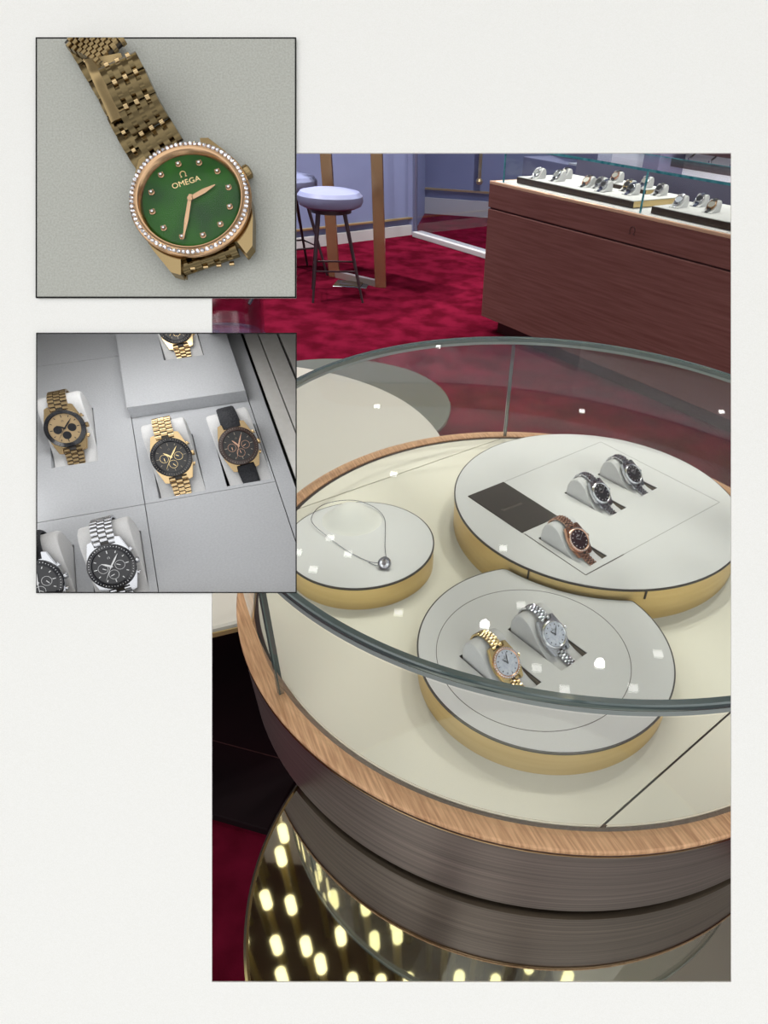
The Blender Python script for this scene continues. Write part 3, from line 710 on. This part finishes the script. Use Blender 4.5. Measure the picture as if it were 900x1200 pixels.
# black joints on the brass band of the large riser
b = MB()
for px_, py_ in ((0.09, 0.765), (0.262, 0.734)):
    a = math.atan2(py_ - BY, px_ - BX); b.box((BR - 0.002, -0.0012, 0.0435), (BR + 0.0006, 0.0012, BH - 0.001), M=Rm(a, 'Z'))
b.build('band_joint', 'dark_trim', big)
def strip(mb, p, q, z, w=0.0009, th=0.0002, ox=0, oy=0):
    p, q = Vector((p[0] - ox, p[1] - oy, 0)), Vector((q[0] - ox, q[1] - oy, 0)); d_ = (q - p); L_ = d_.length; d_.normalize()
    mb.box((0, -w / 2, 0), (L_, w / 2, th), M=frame((p.x, p.y, z), d_, (-d_.y, d_.x, 0), (0, 0, 1)))
b = MB(); Ra, Rb, Rc, Rd = (-0.011, 0.957), (0.25, 1.206), (0.439, 0.998), (0.174, 0.758)
Rp, Rq = (0.05, 1.015), (0.0765, 0.8575)
strip(b, (0.052, 1.017), Rb, BH, ox=BX, oy=BY); strip(b, Rb, Rc, BH, ox=BX, oy=BY); strip(b, Rc, Rd, BH, ox=BX, oy=BY); strip(b, Rd, (0.080, 0.859), BH, w=0.0014, ox=BX, oy=BY)
b.build('inlay_line', 'inlay', big)
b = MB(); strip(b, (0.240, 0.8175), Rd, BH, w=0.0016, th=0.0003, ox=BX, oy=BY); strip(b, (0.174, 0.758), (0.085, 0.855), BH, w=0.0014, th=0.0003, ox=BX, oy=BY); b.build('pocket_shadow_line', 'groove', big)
pq = thing('name_plaque', 'dark brown rectangular plaque lying on the largest white riser', 'plaque', T(0.065, 0.934, 0.8503 + BH))
MB().poly([(0.05 - 0.065, 1.014 - 0.934), (-0.012 - 0.065, 0.957 - 0.934), (0.080 - 0.065, 0.857 - 0.934), (0.142 - 0.065, 0.912 - 0.934)], 0.0, 0.0016).build('plate', 'plaque', pq)
text_mesh('Seamaster', 0.011, 'plaque_lettering', 'plaque_text', Matrix.Translation((0.0, -0.002, 0.0017)) @ Rm(math.atan2(0.25, 0.30) , 'Z'), pq)

# ---- watches on the risers
def pock(c, z): return frame((c[0], c[1], z), (av.x, av.y, 0), (-au.x, -au.y, 0), (0, 0, 1))
ZB, ZS = 0.8502 + BH, 0.8502 + SH
PM = {'d': pock(pd_, ZB), 'e': pock(pe_, ZB), 'f': pock(pf_, ZB), 'a': pock(pa_, ZS), 'b': pock(pb_, ZS)}
cushion(PM['d'], 'white teardrop cushion under the rose gold watch beside the plaque')
cushion(PM['e'], 'white teardrop cushion in the middle pocket of the largest riser')
cushion(PM['f'], 'white teardrop cushion in the rear pocket of the largest riser')
cushion(PM['a'], 'white teardrop cushion under the steel watch with blue tinted bezel')
cushion(PM['b'], 'white teardrop cushion under the two-tone gold watch, nearest the front glass')
watch(PM['d'], 'rose gold bracelet watch with dark red dial nearest the plaque', 'round', 'rose_gold', 'diamond', 'dial_maroon', 'mark_white', 'steel', times=(300, 60), R=0.0205, width=0.0155)
watch(PM['e'], 'steel watch with black dial in the middle pocket of the largest riser', 'round', 'steel', None, 'dial_black', 'mark_white', 'steel', times=(300, 60), R=0.0205, width=0.0155)
watch(PM['f'], 'steel watch with black dial in the rear pocket of the largest riser', 'round', 'steel', None, 'dial_black', 'mark_white', 'steel', times=(310, 50), R=0.0205, width=0.0155)
watch(PM['a'], 'steel bracelet watch with white dial on the front riser, farther from the glass', 'round', 'steel', None, 'dial_white', 'steel_dark', 'steel_dark', times=(320, 40), R=0.0205, width=0.0155)
watch(PM['b'], 'two-tone gold and steel watch with white dial and jewelled bezel near the front glass', 'round', 'gold_pale', 'diamond', 'dial_white', 'steel_dark', 'steel_dark', times=(320, 20), bezel='rose_gold', R=0.0205, width=0.0155)

# ---- necklace bust and necklace
bust = MB(); rows = 14; cols_ = 48; vs = []; fs = []
for i in range(rows + 1):
    t_ = i / rows; r_ = 1.0 - t_; z_ = 0.030 * (1 - (1 - t_) ** 2.0) ** 1.4
    for j in range(cols_):
        a = 2 * PI * j / cols_; vs.append(((0.047 * r_ + 0.003) * math.cos(a), (0.043 * r_ + 0.003) * math.sin(a), z_))
for i in range(rows):
    for j in range(cols_): fs.append((i * cols_ + j, i * cols_ + (j + 1) % cols_, (i + 1) * cols_ + (j + 1) % cols_, (i + 1) * cols_ + j))
fs.append(tuple(range(rows * cols_, (rows + 1) * cols_)))
NZ = 0.8502 + NH
bo = bust.add(vs, fs).build('necklace_form', 'bust_cloth', ang=80); bo.location = (-0.203, 0.888, NZ); tag(bo, 'smooth white raised mound that the necklace lies around', 'necklace form')
nk = thing('diamond_necklace', 'thin silver necklace with a round diamond pendant on the small riser', 'necklace', T(-0.130, 0.766, NZ))
cp = [(-0.136, 0.771, .004), (-0.156, 0.777, .001), (-0.189, 0.797, .0008), (-0.227, 0.829, .0015), (-0.262, 0.862, .005), (-0.268, 0.888, .006), (-0.260, 0.918, .005), (-0.235, 0.938, .004),
      (-0.204, 0.942, .004), (-0.172, 0.927, .003), (-0.151, 0.900, .002), (-0.143, 0.862, .0015), (-0.137, 0.818, .001), (-0.129, 0.779, .004)]
sp = smooth_path([(x + 0.130, y - 0.766, z + 0.0006) for x, y, z in cp], 150)
MB().tube(sp, [0.00065 if i % 2 else 0.0004 for i in range(len(sp))], 6).build('chain', 'steel_dark', nk)
MB().tube(smooth_path([(-0.026 + 0.0, 0.0095, 0.0012), (-0.014, 0.002, 0.0018), (-0.004, -0.001, 0.004)], 16), 0.0005, 6).build('chain_end', 'steel_dark', nk)
MP = T(0, 0, 0.0085) @ Rm(math.radians(50), 'X') @ Matrix.Scale(1.35, 4)
b = MB(); b.lathe([(0.0072, -0.0016), (0.0078, 0.0), (0.0072, 0.0016), (0.0060, 0.0016), (0.0060, -0.0016), (0.0072, -0.0016)], 28, M=T(0, 0, 0.0085) @ Rm(math.radians(50), 'X') @ Matrix.Scale(1.35, 4)); b.build('pendant_ring', 'steel', nk)
b = MB(); b.lathe([(0, -0.004), (0.0035, -0.002), (0.0062, 0.0006), (0.0050, 0.0022), (0.0025, 0.0032), (0, 0.0033)], 10, M=MP); b.build('pendant_stone', 'diamond', nk, ang=5)

# ---- small watches in the counter case
def mini(M, label, met, dial, strap):
    """watch on its cushion, far away: case, dial, strap"""
    return watch(M, label, 'round', met, None, dial, 'mark_white', 'steel', R=0.0195, width=0.017, fine=False, cols=3, strap=strap, group=None)
CW = [(0.235, 0.19, 'steel', 'dial_black', 'link', 'steel watch with black dial, leftmost on the counter tray'),
      (0.285, 0.38, 'steel', 'dial_silver', 'leather_black', 'black strap watch in the rear of the left counter group'),
      (0.36, 0.24, 'steel_dark', 'dial_black', 'leather_black', 'dark watch on black strap, third from left in the counter case'),
      (0.60, 0.25, 'rose_gold', 'dial_silver', 'leather_black', 'rose gold watch on dark strap, first of the middle counter group'),
      (0.665, 0.29, 'steel', 'dial_black', 'link', 'steel watch with black dial, second of the middle counter group'),
      (0.76, 0.22, 'steel', 'dial_black', 'leather_blue', 'steel watch with blue strap in front of the middle counter group'),
      (0.64, 0.46, 'rose_gold', 'dial_silver', 'leather_black', 'rose gold watch on the small raised counter tray, left one'),
      (0.80, 0.39, 'gold_pale', 'dial_dark', 'leather_black', 'small gold watch with dark dial right of the middle counter group'),
      (0.90, 0.30, 'steel_dark', 'dial_black', 'leather_blue', 'steel watch on dark blue strap left of the teal glass seam'),
      (0.86, 0.47, 'steel', 'dial_silver', 'leather_blue', 'silver dial watch directly behind the teal glass seam'),
      (0.98, 0.46, 'steel', 'dial_black', 'leather_black', 'watch on dark strap just right of the teal glass seam'),
      (1.30, 0.21, 'steel', 'dial_white', 'link', 'white dial steel watch, first on the right counter tray'),
      (1.32, 0.37, 'steel', 'dial_black', 'leather_blue', 'watch on bright blue strap on the right counter tray'),
      (1.47, 0.26, 'gold_pink', 'dial_silver', 'leather_black', 'rose gold watch nearest the right edge of the counter')]
for i, (s_, t_, met, dl, st, lab) in enumerate(CW):
    z0 = 0.9775
    if (0.55 < s_ < 0.93 and 0.40 < t_ < 0.60): z0 = 1.0005
    if (0.93 <= s_ < 1.05 and 0.40 < t_): z0 = 0.9775
    M0 = CM @ T(s_, t_, z0) @ Rm(math.radians(8), 'Z') @ Matrix.Scale(1.15, 4) @ T(0, 0, 0.0125)
    cushion(M0, 'white cushion under the ' + lab, 0.05, group=None)
    mini(M0, lab, met, dl, st)

# ---- shelving on the back wall, right
dw = thing('wall_display', 'lit white wall display with dark header and violet cabinet behind the counter', 'wall display', CM @ T(-1.9, 2.2, 0))
MB().box((0, 0.30, 0.0), (0.62, 0.36, 2.4)).build('side_panel', 'column_paint', dw)
MB().box((0.62, 0.30, 0.0), (4.6, 0.36, 2.4)).build('back_panel', 'back_paint', dw)
MB().box((0, -0.1, 0.0), (4.6, 0.30, 0.84), c=0.004).build('cabinet', 'column_paint', dw)
for x in (1.44, 2.9): MB().box((x, -0.06, 0.84), (x + 0.17, 0.30, 2.4), c=0.004).build('column', 'column_paint', dw)
MB().box((1.61, 0.10, 1.05), (2.9, 0.30, 1.35), c=0.003).build('header', 'shelf_dark', dw)
MB().box((0.62, -0.10, 0.84), (4.6, 0.30, 0.855)).build('counter_ledge', 'baseboard', dw)
for x in (1.8, 2.0, 2.2, 2.4):
    b = MB(); b.tube([(x, 0.16, 1.05), (x, 0.12, 1.03), (x, 0.08, 1.015)], 0.008, 8); b.cyl(0.014, -0.03, 0.0, 14, 0, T(x, 0.08, 1.017)); b.build('spotlight', 'steel', dw)
for s_ in (-1.0, 0.3, 1.6):  # unseen fill spots added to brighten the white wall panel
    l = bpy.data.lights.new('display_fill', 'SPOT'); l.energy = 60; l.spot_size = math.radians(110); l.spot_blend = 0.9; l.shadow_soft_size = 0.03
    o = bpy.data.objects.new('display_fill', l); COL.objects.link(o); a_ = CM @ Vector((s_, 1.35, 2.5)); z_ = (a_ - (CM @ Vector((s_, 2.5, 0.9)))).normalized()
    x_ = cdir; y_ = z_.cross(x_).normalized(); o.matrix_world = frame(a_, x_, y_, z_)
# ================================================================== THE PALE MOUNT AND THE TWO INSET DISPLAYS
D0 = 0.2530
def pix(u, v, d): return EYE + CR * ((u - PX) / FPX * d) + CD * ((v - PY) / FPX * d) + CF * d
# frame of the mount: origin at the point 0,0 of its sheet, x right, y up, z towards the viewer; millimetre plan
MMF = frame(pix(0, 0, D0), CR, CU, CB); K = D0 / FPX
def q2(u, v): return (u * K, -v * K)
opening = [q2(*p) for p in ((248, 349), (347, 349), (347, 179), (857, 179), (857, 1151), (248, 1151), (248, 694.5), (42.5, 694.5), (42.5, 390.5), (248, 390.5))]
sheet = [q2(*p) for p in ((-60, -60), (960, -60), (960, 1260), (-60, 1260))]
struct(MB().poly(sheet[::-1], -0.0006, 0.0, [opening], M=MMF).build('page_mount', 'paper'))  # flat page border added in front of the camera, not a shop wall

# ---- inset one: padded board with the green-dial gold watch
D1 = 0.2520; K1 = D1 / FPX
PM1 = frame(pix(194.5, 196.5, D1), CR, CU, CB)
def p1(u, v, h=0.0):
    """sheet position on the pad for a feature h above it (metres, pad frame)"""
    d = D1 - h; P_ = PM1.inverted() @ pix(u, v, d); return Vector((P_.x, P_.y, h))
pad = thing('display_pad', 'square pale leather pad with thin black edge under the green dial watch', 'display pad', PM1)
hw = 152 * K1
MB().poly([(-hw, -hw), (hw, -hw), (hw, hw), (-hw, hw)], -0.0009, 0.0, M=I4).build('leather_face', 'pad_leather', pad)
e = 1.4 * K1; o_ = hw + e * 0.4; i_ = hw - e * 0.6
MB().poly([(-o_, -o_), (o_, -o_), (o_, o_), (-o_, o_)], -0.0004, 0.00012, [[(-i_, -i_), (i_, -i_), (i_, i_), (-i_, i_)]]).build('black_border', 'black_edge', pad)
# the watch: own frame, 12 o'clock turned to the upper left, tipped slightly
hc = 0.0085
c0 = p1(222.0, 232.5, hc)
W1M = PM1 @ T(c0.x, c0.y, hc - 0.0030) @ Rm(math.radians(20), 'Z') @ Rm(math.radians(-4), 'X') @ Rm(math.radians(3), 'Y')
gw = thing('gold_wrist_watch', 'gold watch with green stone dial and diamond bezel lying on the pale pad', 'watch', W1M)
R = 0.0231
half = [(0.44, 0.85), (0.47, 1.02), (0.60, 0.98), (0.80, 0.66), (0.92, 0.3), (0.93, -0.3), (0.86, -0.60), (0.70, -1.06), (0.56, -1.16), (0.48, -0.9)]
outl = [(x * R, y * R) for x, y in half] + [(-x * R, y * R) for x, y in half[::-1]]
b = MB(); b.poly([(x * .95, y * .97) for x, y in outl], -0.0045, -0.0030); b.poly(outl, -0.0030, 0.0010); b.lathe([(0, -0.0052), (R * 0.86, -0.0052), (R * 0.93, -0.002), (R * 0.93, 0.0015), (0, 0.0015)], 96)
b.build('case', 'gold_brown', gw)
MB().lathe([(R * 0.94, 0.0005), (R * 1.0, 0.0016), (R * 1.0, 0.0023), (R * 0.985, 0.0028), (R * 0.895, 0.0036), (R * 0.87, 0.0034), (R * 0.845, 0.0034), (R * 0.80, 0.0022), (R * 0.79, 0.0014)], 120).build('bezel', 'gold_pink', gw)
MB().cyl(R * 0.80, 0.0008, 0.0016, 96).build('dial', 'dial_green', gw)
g0 = MB().lathe([(0.00082, -0.0003), (0.00086, 0.0002), (0.0005, 0.00062), (0, 0.00066)], 7).build('bezel_diamond', 'diamond', gw, ang=4)
N = 76; r_ = R * 0.938
for i in range(N):
    o = g0 if i == 0 else g0.copy()
    if i: COL.objects.link(o); o.parent = gw
    a = 2 * PI * i / N; o.matrix_local = T(r_ * math.cos(a), r_ * math.sin(a), 0.0033) @ Rm(a + random.uniform(0, 1), 'Z') @ Rm(math.radians(random.uniform(-30, 30)), 'Y')
b = MB()
for i in range(N):
    a = 2 * PI * (i + 0.5) / N; b.lathe([(0.00022, 0), (0.00022, 0.0004), (0, 0.0005)], 5, 0, T(r_ * math.cos(a), r_ * math.sin(a), 0.0033))
b.build('stone_prongs', 'gold_pink', gw)
mk0 = None
for i in range(12):
    b = MB(); a = PI / 6 * i + PI / 2
    if mk0 is None:
        b.lathe([(0.00095, 0), (0.00095, 0.00035), (0.0007, 0.0004), (0.0007, 0.0003), (0.0005, 0.0007), (0, 0.00075)], 8)
        for q in range(4): b.cyl(0.0002, 0, 0.00045, 6, 0, T(0.00085 * math.cos(q * PI / 2 + .78), 0.00085 * math.sin(q * PI / 2 + .78), 0))
        mk0 = b.build('diamond_marker', 'gold_pink', gw, ang=8); o = mk0
        st = MB().lathe([(0.00062, 0.00035), (0.0004, 0.0009), (0, 0.00095)], 7).build('marker_stone', 'diamond', mk0, ang=4)
    else:
        o = mk0.copy(); COL.objects.link(o); o.parent = gw; s2 = st.copy(); COL.objects.link(s2); s2.parent = o
    o.matrix_local = T(R * 0.655 * math.cos(a), R * 0.655 * math.sin(a), 0.0016) @ Matrix.Scale(1.25, 4)
text_mesh('OMEGA', 0.0032, 'dial_lettering', 'gold_pale', T(0.0004, R * 0.315, 0.00175), gw, 0.00006)
om = [(0.00105 * math.cos(math.radians(-58 + 296 * i / 20)), 0.00105 * math.sin(math.radians(-58 + 296 * i / 20)) * 1.12, 0) for i in range(21)]
om = [(om[0][0] + 0.0007, om[0][1] - 0.0001, 0)] + om + [(om[-1][0] - 0.0007, om[-1][1] - 0.0001, 0)]
MB().tube(om, 0.00018, 6, M=T(0.0003, R * 0.47, 0.00178)).build('dial_emblem', 'gold_pale', gw)
for nm, ang, l, w_, z in (('hour_hand', 78, 0.47, 0.07, 0.0022), ('minute_hand', 206.5, 0.70, 0.055, 0.0025)):
    b = MB(); hand(b, ang, l * R, w_ * R, z, tail=0.1); b.build(nm, 'gold_pink', gw)
MB().cyl(0.0011, 0.0016, 0.0031, 20, c=0.0002).build('centre_cap', 'gold_pink', gw)
b = MB(); b.lathe([(0, R * 0.97), (0.0016, R * 0.97), (0.0024, R * 1.0), (0.0026, R * 1.04), (0.0025, R * 1.09), (0.0018, R * 1.115), (0, R * 1.12)], 20, M=T(0, 0, -0.0008) @ Rm(math.radians(14), 'Z') @ Rm(PI / 2, 'Y'))
b.build('crown', 'gold_brown', gw)
b = MB(); b.lathe([(0, 0.0040), (R * 0.3, 0.00395), (R * 0.6, 0.0037), (R * 0.80, 0.0032), (R * 0.80, 0.0029), (0, 0.0036)], 96); b.build('crystal', 'glass_crystal', gw)

inv = W1M.inverted() @ PM1
def L1(u, v, h): return inv @ p1(u, v, h)
def hband(mb, path, side, w0, w1, pitch, th, n=4):
    """bracelet of wide H-shaped links with narrow bright links between the fingers"""
    P = [Vector(p) for p in path]; seg = [(P[i + 1] - P[i]).length for i in range(len(P) - 1)]; L = sum(seg); side = Vector(side).normalized()
    def at(s):
        s = max(0, min(L - 1e-9, s)); i = 0
        while s > seg[i]: s -= seg[i]; i += 1
        return P[i].lerp(P[i + 1], s / seg[i])
    cols = 2 * n - 1
    for r in range(int(L / pitch + 0.2)):
        s0 = (r + 0.5) * pitch; w = w0 + (w1 - w0) * s0 / L; cw = w / cols
        def fr(s):
            p = at(s); t = (at(s + pitch * .35) - at(s - pitch * .35)).normalized(); x = (side - t * side.dot(t)).normalized(); return frame(p, x, t, x.cross(t))
        Mx = fr(s0)
        def dome(h, th_, k=1.0): return [(-h, -th_ * .5), (h, -th_ * .5), (h, th_ * .05), (h * .8, th_ * .32), (h * .4, th_ * .5), (0, th_ * .56), (-h * .4, th_ * .5), (-h * .8, th_ * .32), (-h, th_ * .05)]
        for c in range(cols):
            x0 = (c - (cols - 1) / 2) * cw
            if c % 2 == 0: mb.prism(dome(pitch * .465, th), x0 - cw * .56, x0 + cw * .56, 0, Mx)
            else:
                mb.prism([(y, z - th * .02) for y, z in dome(pitch * .27, th)], x0 - cw * .46, x0 + cw * .46, 0, Mx)
                mb.prism(dome(pitch * .13, th * .7), x0 - cw * .36, x0 + cw * .36, 1, fr(s0 + pitch * .5))
        mb.box((-w / 2, -pitch * .47, -th * .55), (w / 2, pitch * .47, -th * .30), 0, Mx, c=th * .05)
up_path = smooth_path([L1(194, 176, .0055), L1(187, 165, .0062), L1(177, 148, .0075), L1(164, 126, .0110), L1(150, 96, .0135), L1(140, 76, .0125), L1(134, 62, .0100)], 40)
sd = (p1(180, 60, .01) - p1(110, 82, .01)); sd = inv.to_3x3() @ sd
b = MB(); hband(b, up_path, sd, 0.0158, 0.0148, 0.0088, 0.0026); b.build('bracelet', ['gold_dark', 'gold'], gw)
def sight1(v0):
    n = (pix(40, v0 + 1.4, 1) - EYE).cross(pix(350, v0 + 1.4, 1) - EYE).normalized()
    if n.dot(pix(200, 200, 1) - EYE) > 0: n = -n
    return (EYE, n)
# bracelet folds over behind and lies on the pad up to the top border
cl_y = [(PM1 @ Vector((0, hw - 0.0002, 0)), PM1.to_3x3() @ Vector((0, 1, 0)))]
fold = smooth_path([L1(131, 62, .0070), L1(122, 56, .0060), L1(112, 50, .0050), L1(100, 44, .0042), L1(88, 36, .0035)], 20)
cl_y = [sight1(42.9), ]
b = MB(); link_rows(b, fold, sd, 0.0150, 0.0150, 0.0026, 7, 0.0028); b.build('bracelet_fold', ['gold_brown', 'dark_trim'], gw, clip=cl_y)
und = smooth_path([L1(180, 190, .0022), L1(166, 168, .0020), L1(152, 142, .0018), L1(136, 108, .0018), L1(120, 80, .0018), L1(104, 52, .0022), L1(96, 38, .003)], 40)
b = MB(); hband(b, und, sd, 0.0140, 0.0150, 0.0080, 0.0022); b.build('bracelet_underside', ['gold_dark', 'gold'], gw, clip=cl_y)
clasp = smooth_path([L1(150, 136, .0045), L1(138, 108, .0045), L1(127, 84, .0055), L1(120, 66, .0080)], 20)
b = MB(); strap_mesh(b, clasp, sd, 0.0140, 0.0140, 0.0010); b.build('clasp_blade', 'gold_brown', gw)
low = smooth_path([L1(243, 296, .0060), L1(247, 306, .0058), L1(250, 315, .0040), L1(250, 320, .0016)], 14)
sd2 = inv.to_3x3() @ (p1(285, 296, .005) - p1(212, 320, .005))
b = MB(); hband(b, [p for p in low], -Vector(sd2), 0.0225, 0.0205, 0.0052, 0.0026, 5); b.build('bracelet_end', ['gold_dark', 'gold'], gw)

# ---- inset two: sloping display tray seen through the left opening
e1 = CR * -0.3892 + CD * -0.7334 + CF * 0.5574; e1.normalize()
e2 = CR * 0.9207 + CD * -0.2906 + CF * 0.2605; e2 = (e2 - e1 * e2.dot(e1)).normalized(); n3 = e2.cross(e1)
n3 = -n3 if n3.dot(CF) > 0 else n3
TO = pix(190, 694, 0.262)
TM = frame(TO, e2, e1, n3)
TI = TM.inverted()
def tp(u, v, h=0.0):
    """point of the tray plane (height h) seen at a pixel: x, y in tray frame"""
    a = TI @ EYE; b_ = TI @ pix(u, v, 1.0); d_ = b_ - a; k = (h - a.z) / d_.z; p = a + d_ * k; return (p.x, p.y)
box_in = (43.3, 347.2, 390.8, 694.2)
def sight(u0, v0, u1, v1, keep):
    a, b_ = pix(u0, v0, 1) - EYE, pix(u1, v1, 1) - EYE; n = a.cross(b_).normalized()
    if n.dot(pix(*keep, 1) - EYE) > 0: n = -n
    return (EYE, n)
CLIP = [sight(box_in[0] - 0.3, 390, box_in[0] - 0.3, 694, (200, 500)), sight(box_in[1], 390, box_in[1], 694, (200, 500)),
        sight(43, box_in[2], 347, box_in[2], (200, 500)), sight(43, box_in[3], 347, box_in[3], (200, 500))]
tray = thing('watch_tray', 'sloping pale grey leather display tray seen in the left opening', 'display tray', TM)
def tpoly(mb, pts, z0, z1, holes=(), mi=0, **k): mb.poly(pts, z0, z1, holes, mi=mi, **k)
def tpocket(c, w=0.0208, l=0.0430): return [(c[0] + a * w / 2, c[1] + b_ * l / 2 - a * 0.06 * w) for a, b_ in ((-1, -1), (1, -1), (1, 1), (-1, 1))]
S2 = 0.43
cs = {}
# cushion frames: centre of each pocket in tray coordinates, found from the dial positions
dialpos = {'one': (76, 502, 0), 'two': (200.7, 535.6, 0), 'three': (279, 522.5, 0), 'four': (130.7, 663.8, 0), 'five': (44.4, 683, 0), 'six': (204.5, 383, 0.0065)}
for k_, (u, v, hb) in dialpos.items():
    h = hb + (WPOS[2] + 0.0078 * math.cos(SLOPE)) * S2; x, y = tp(u, v, h); cs[k_] = (x, y - (WPOS[1] - 0.0078 * math.sin(SLOPE)) * S2, hb)
# seams: vertical x=-0.0012 ; right 0.0568 ; rows follow the slight skew
def row(y0): return lambda x: y0 - 0.118 * x
xl, xs, xr, xd = -0.075, -0.0013, 0.0568, 0.0645
low_, hi_ = row(0.0535), row(0.1185); top1 = row(0.1768); g = 0.0002
def quad(xa, xb, ya, yb): return [(xa, ya(xa)), (xb, ya(xb)), (xb, yb(xb)), (xa, yb(xa))]
far = lambda x: 0.27; near = lambda x: -0.06
def panel(name, pts, holes, z0=-0.004, z1=0.0):
    b = MB(); b.poly(pts, z0, z1, holes); return b.build(name, 'tray_leather', tray, CLIP)
panel('leather_panel', quad(xl, xs - g, lambda x: low_(x) + g, lambda x: top1(x) - g), [tpocket(cs['one'])])
panel('leather_panel', quad(xl, xs - g, lambda x: top1(x) + g, far), [])
panel('leather_panel', quad(xl, xs - g, near, lambda x: low_(x) - g), [tpocket(cs['four']), tpocket(cs['five'])])
panel('leather_panel', quad(xs + g, xr - g, lambda x: low_(x) + g, lambda x: hi_(x) - 0.0003), [tpocket(cs['two']), tpocket(cs['three'])])
panel('leather_panel', quad(xs + g, xr - g, near, lambda x: low_(x) - g), [])
panel('raised_panel', quad(xs + g, xr - g, hi_, far), [tpocket(cs['six'])], -0.004, 0.0065)
panel('side_strip', quad(xr + g, xd, near, far), [])
b = MB(); b.poly(quad(xd + 0.0016, 0.0735, near, far), -0.004, 0.0); b.build('frame_rail', 'tray_frame', tray, CLIP)
b = MB(); b.poly(quad(0.0741, 0.0838, near, far), -0.004, 0.0012); b.build('frame_rail', 'tray_frame', tray, CLIP)
b = MB(); b.poly(quad(0.0850, 0.130, near, far), -0.004, 0.0028); b.build('frame_rail', 'tray_frame', tray, CLIP)
b = MB(); b.poly(quad(-0.08, 0.14, near, far), -0.0125, -0.012); b.build('backing', 'groove', tray, CLIP)
tin = thing('tray_housing', 'black edged box housing around the left opening', 'box housing', frame(pix(195, 542, 0.2545), CR, CU, CB))
hinv = tin.matrix_world.inverted()
OUTL = [(-60, 250), (246, 250), (246, 390.0), (347.6, 390.0), (347.6, 695.0), (-60, 695.0)]
b = MB(); vs = []; nO = len(OUTL)
for d_, e_ in ((0.2538, 0.0), (0.2538, 0.9), (0.42, 0.9), (0.42, 0.0)):
    for k_, (u, v) in enumerate(OUTL):
        su = -1 if u < 0 else 1; sv = -1 if v < 500 else 1
        vs.append(tuple(hinv @ pix(u - su * e_, v - sv * e_, d_)))
fs = []
for k_ in range(4):
    for q in range(nO): fs.append((k_ * nO + q, k_ * nO + (q + 1) % nO, ((k_ + 1) % 4) * nO + (q + 1) % nO, ((k_ + 1) % 4) * nO + q))
b.add(vs, fs); b.build('side_walls', 'tray_frame', tin)
MB().add([tuple(hinv @ pix(u, v, d_)) for d_ in (0.42, 0.4215) for u, v in OUTL],
         [tuple(range(nO)), tuple(range(nO, 2 * nO))] + [(q, (q + 1) % nO, nO + (q + 1) % nO, nO + q) for q in range(nO)]).build('back_plate', 'tray_frame', tin)
b = MB(); vs = []
for d_, e_ in ((0.2522, -0.2), (0.2522, 1.2), (0.2530, 1.2), (0.2530, -0.2)):
    for u, v in ((42.9, 390.6), (347.1, 390.6), (347.1, 694.4), (42.9, 694.4)):
        su = -1 if u < 100 else 1; sv = -1 if v < 500 else 1
        vs.append(tuple(hinv @ pix(u + su * (e_ - 0.55), v + sv * (e_ - 0.55), d_)))
fs = [(k_ * 4 + q, k_ * 4 + (q + 1) % 4, ((k_ + 1) % 4) * 4 + (q + 1) % 4, ((k_ + 1) % 4) * 4 + q) for k_ in range(4) for q in range(4)]
b.add(vs, fs); b.build('black_border', 'black_edge', tin)

def tw(k_, lc, lw, **kw):
    c = cs[k_]; M0 = TM @ T(c[0], c[1], c[2]) @ Rm(kw.pop('yaw', 0.0), 'Z')
    cushion(M0, lc, 0.046, clip=CLIP, s=S2)
    watch(M0, lw, 'chrono', s=S2, clip=CLIP, R=0.0205, name='chronograph_watch', **kw)
tw('one', 'grey cushion under the gold watch with champagne dial', 'gold chronograph with champagne dial and three black subdials', metal='gold', accent='bezel_black', dial='dial_gold', mark='dial_black', hands='dial_black', sub='dial_black', times=(300, 45), width=0.0205)
tw('two', 'grey cushion under the gold bracelet watch with black dial, centre of tray', 'gold bracelet chronograph with all black dial in the centre of the tray', metal='gold', accent='bezel_black', dial='dial_dark', mark='mark_grey', hands='gold_pale', sub='dial_black', times=(310, 40), width=0.0205)
tw('three', 'grey cushion under the gold watch with black leather strap', 'gold chronograph on black leather strap at the right of the tray', metal='gold', accent='bezel_brown', dial='dial_dark', mark='mark_grey', hands='rose_gold', sub='dial_dark', times=(325, 30), strap='leather_black', width=0.0195, yaw=math.radians(3))
tw('four', 'grey cushion under the steel watch at the bottom of the tray', 'steel bracelet chronograph with black dial at the bottom of the tray', metal='steel', accent='bezel_black', dial='dial_black', mark='mark_white', hands='mark_white', sub='dial_black', times=(300, 40), width=0.0205)
tw('five', 'grey cushion cut by the lower left corner of the tray', 'steel chronograph on black strap cut off by the lower left corner', metal='steel', accent='bezel_black', dial='dial_black', mark='mark_white', hands='mark_white', sub='dial_black', times=(300, 10), strap='leather_black', width=0.0195)
tw('six', 'grey cushion in the raised panel, cut by the top border', 'gold chronograph on the raised panel, cut off by the top border', metal='gold', accent='bezel_black', dial='dial_dark', mark='mark_grey', hands='gold_pale', sub='dial_black', times=(300, 45), width=0.0205)

# two unseen fill lights added behind the mount to brighten the tray
def tray_fill(a_, t_, sx, sy, en):
    lm = bpy.data.lights.new('housing_fill', 'AREA'); lm.shape = 'RECTANGLE'; lm.size = sx; lm.size_y = sy; lm.energy = en; lm.color = (1, 0.995, 0.98)
    lo = bpy.data.objects.new('housing_fill', lm); COL.objects.link(lo)
    z_ = (a_ - t_).normalized(); x_ = CR.cross(z_).normalized(); y_ = z_.cross(x_); lo.matrix_world = frame(a_, x_, y_, z_)
tray_fill(pix(120, 300, 0.275), pix(210, 560, 0.33), 0.03, 0.09, 0.056)
tray_fill(pix(-35, 560, 0.265), pix(200, 500, 0.33), 0.05, 0.02, 0.012)
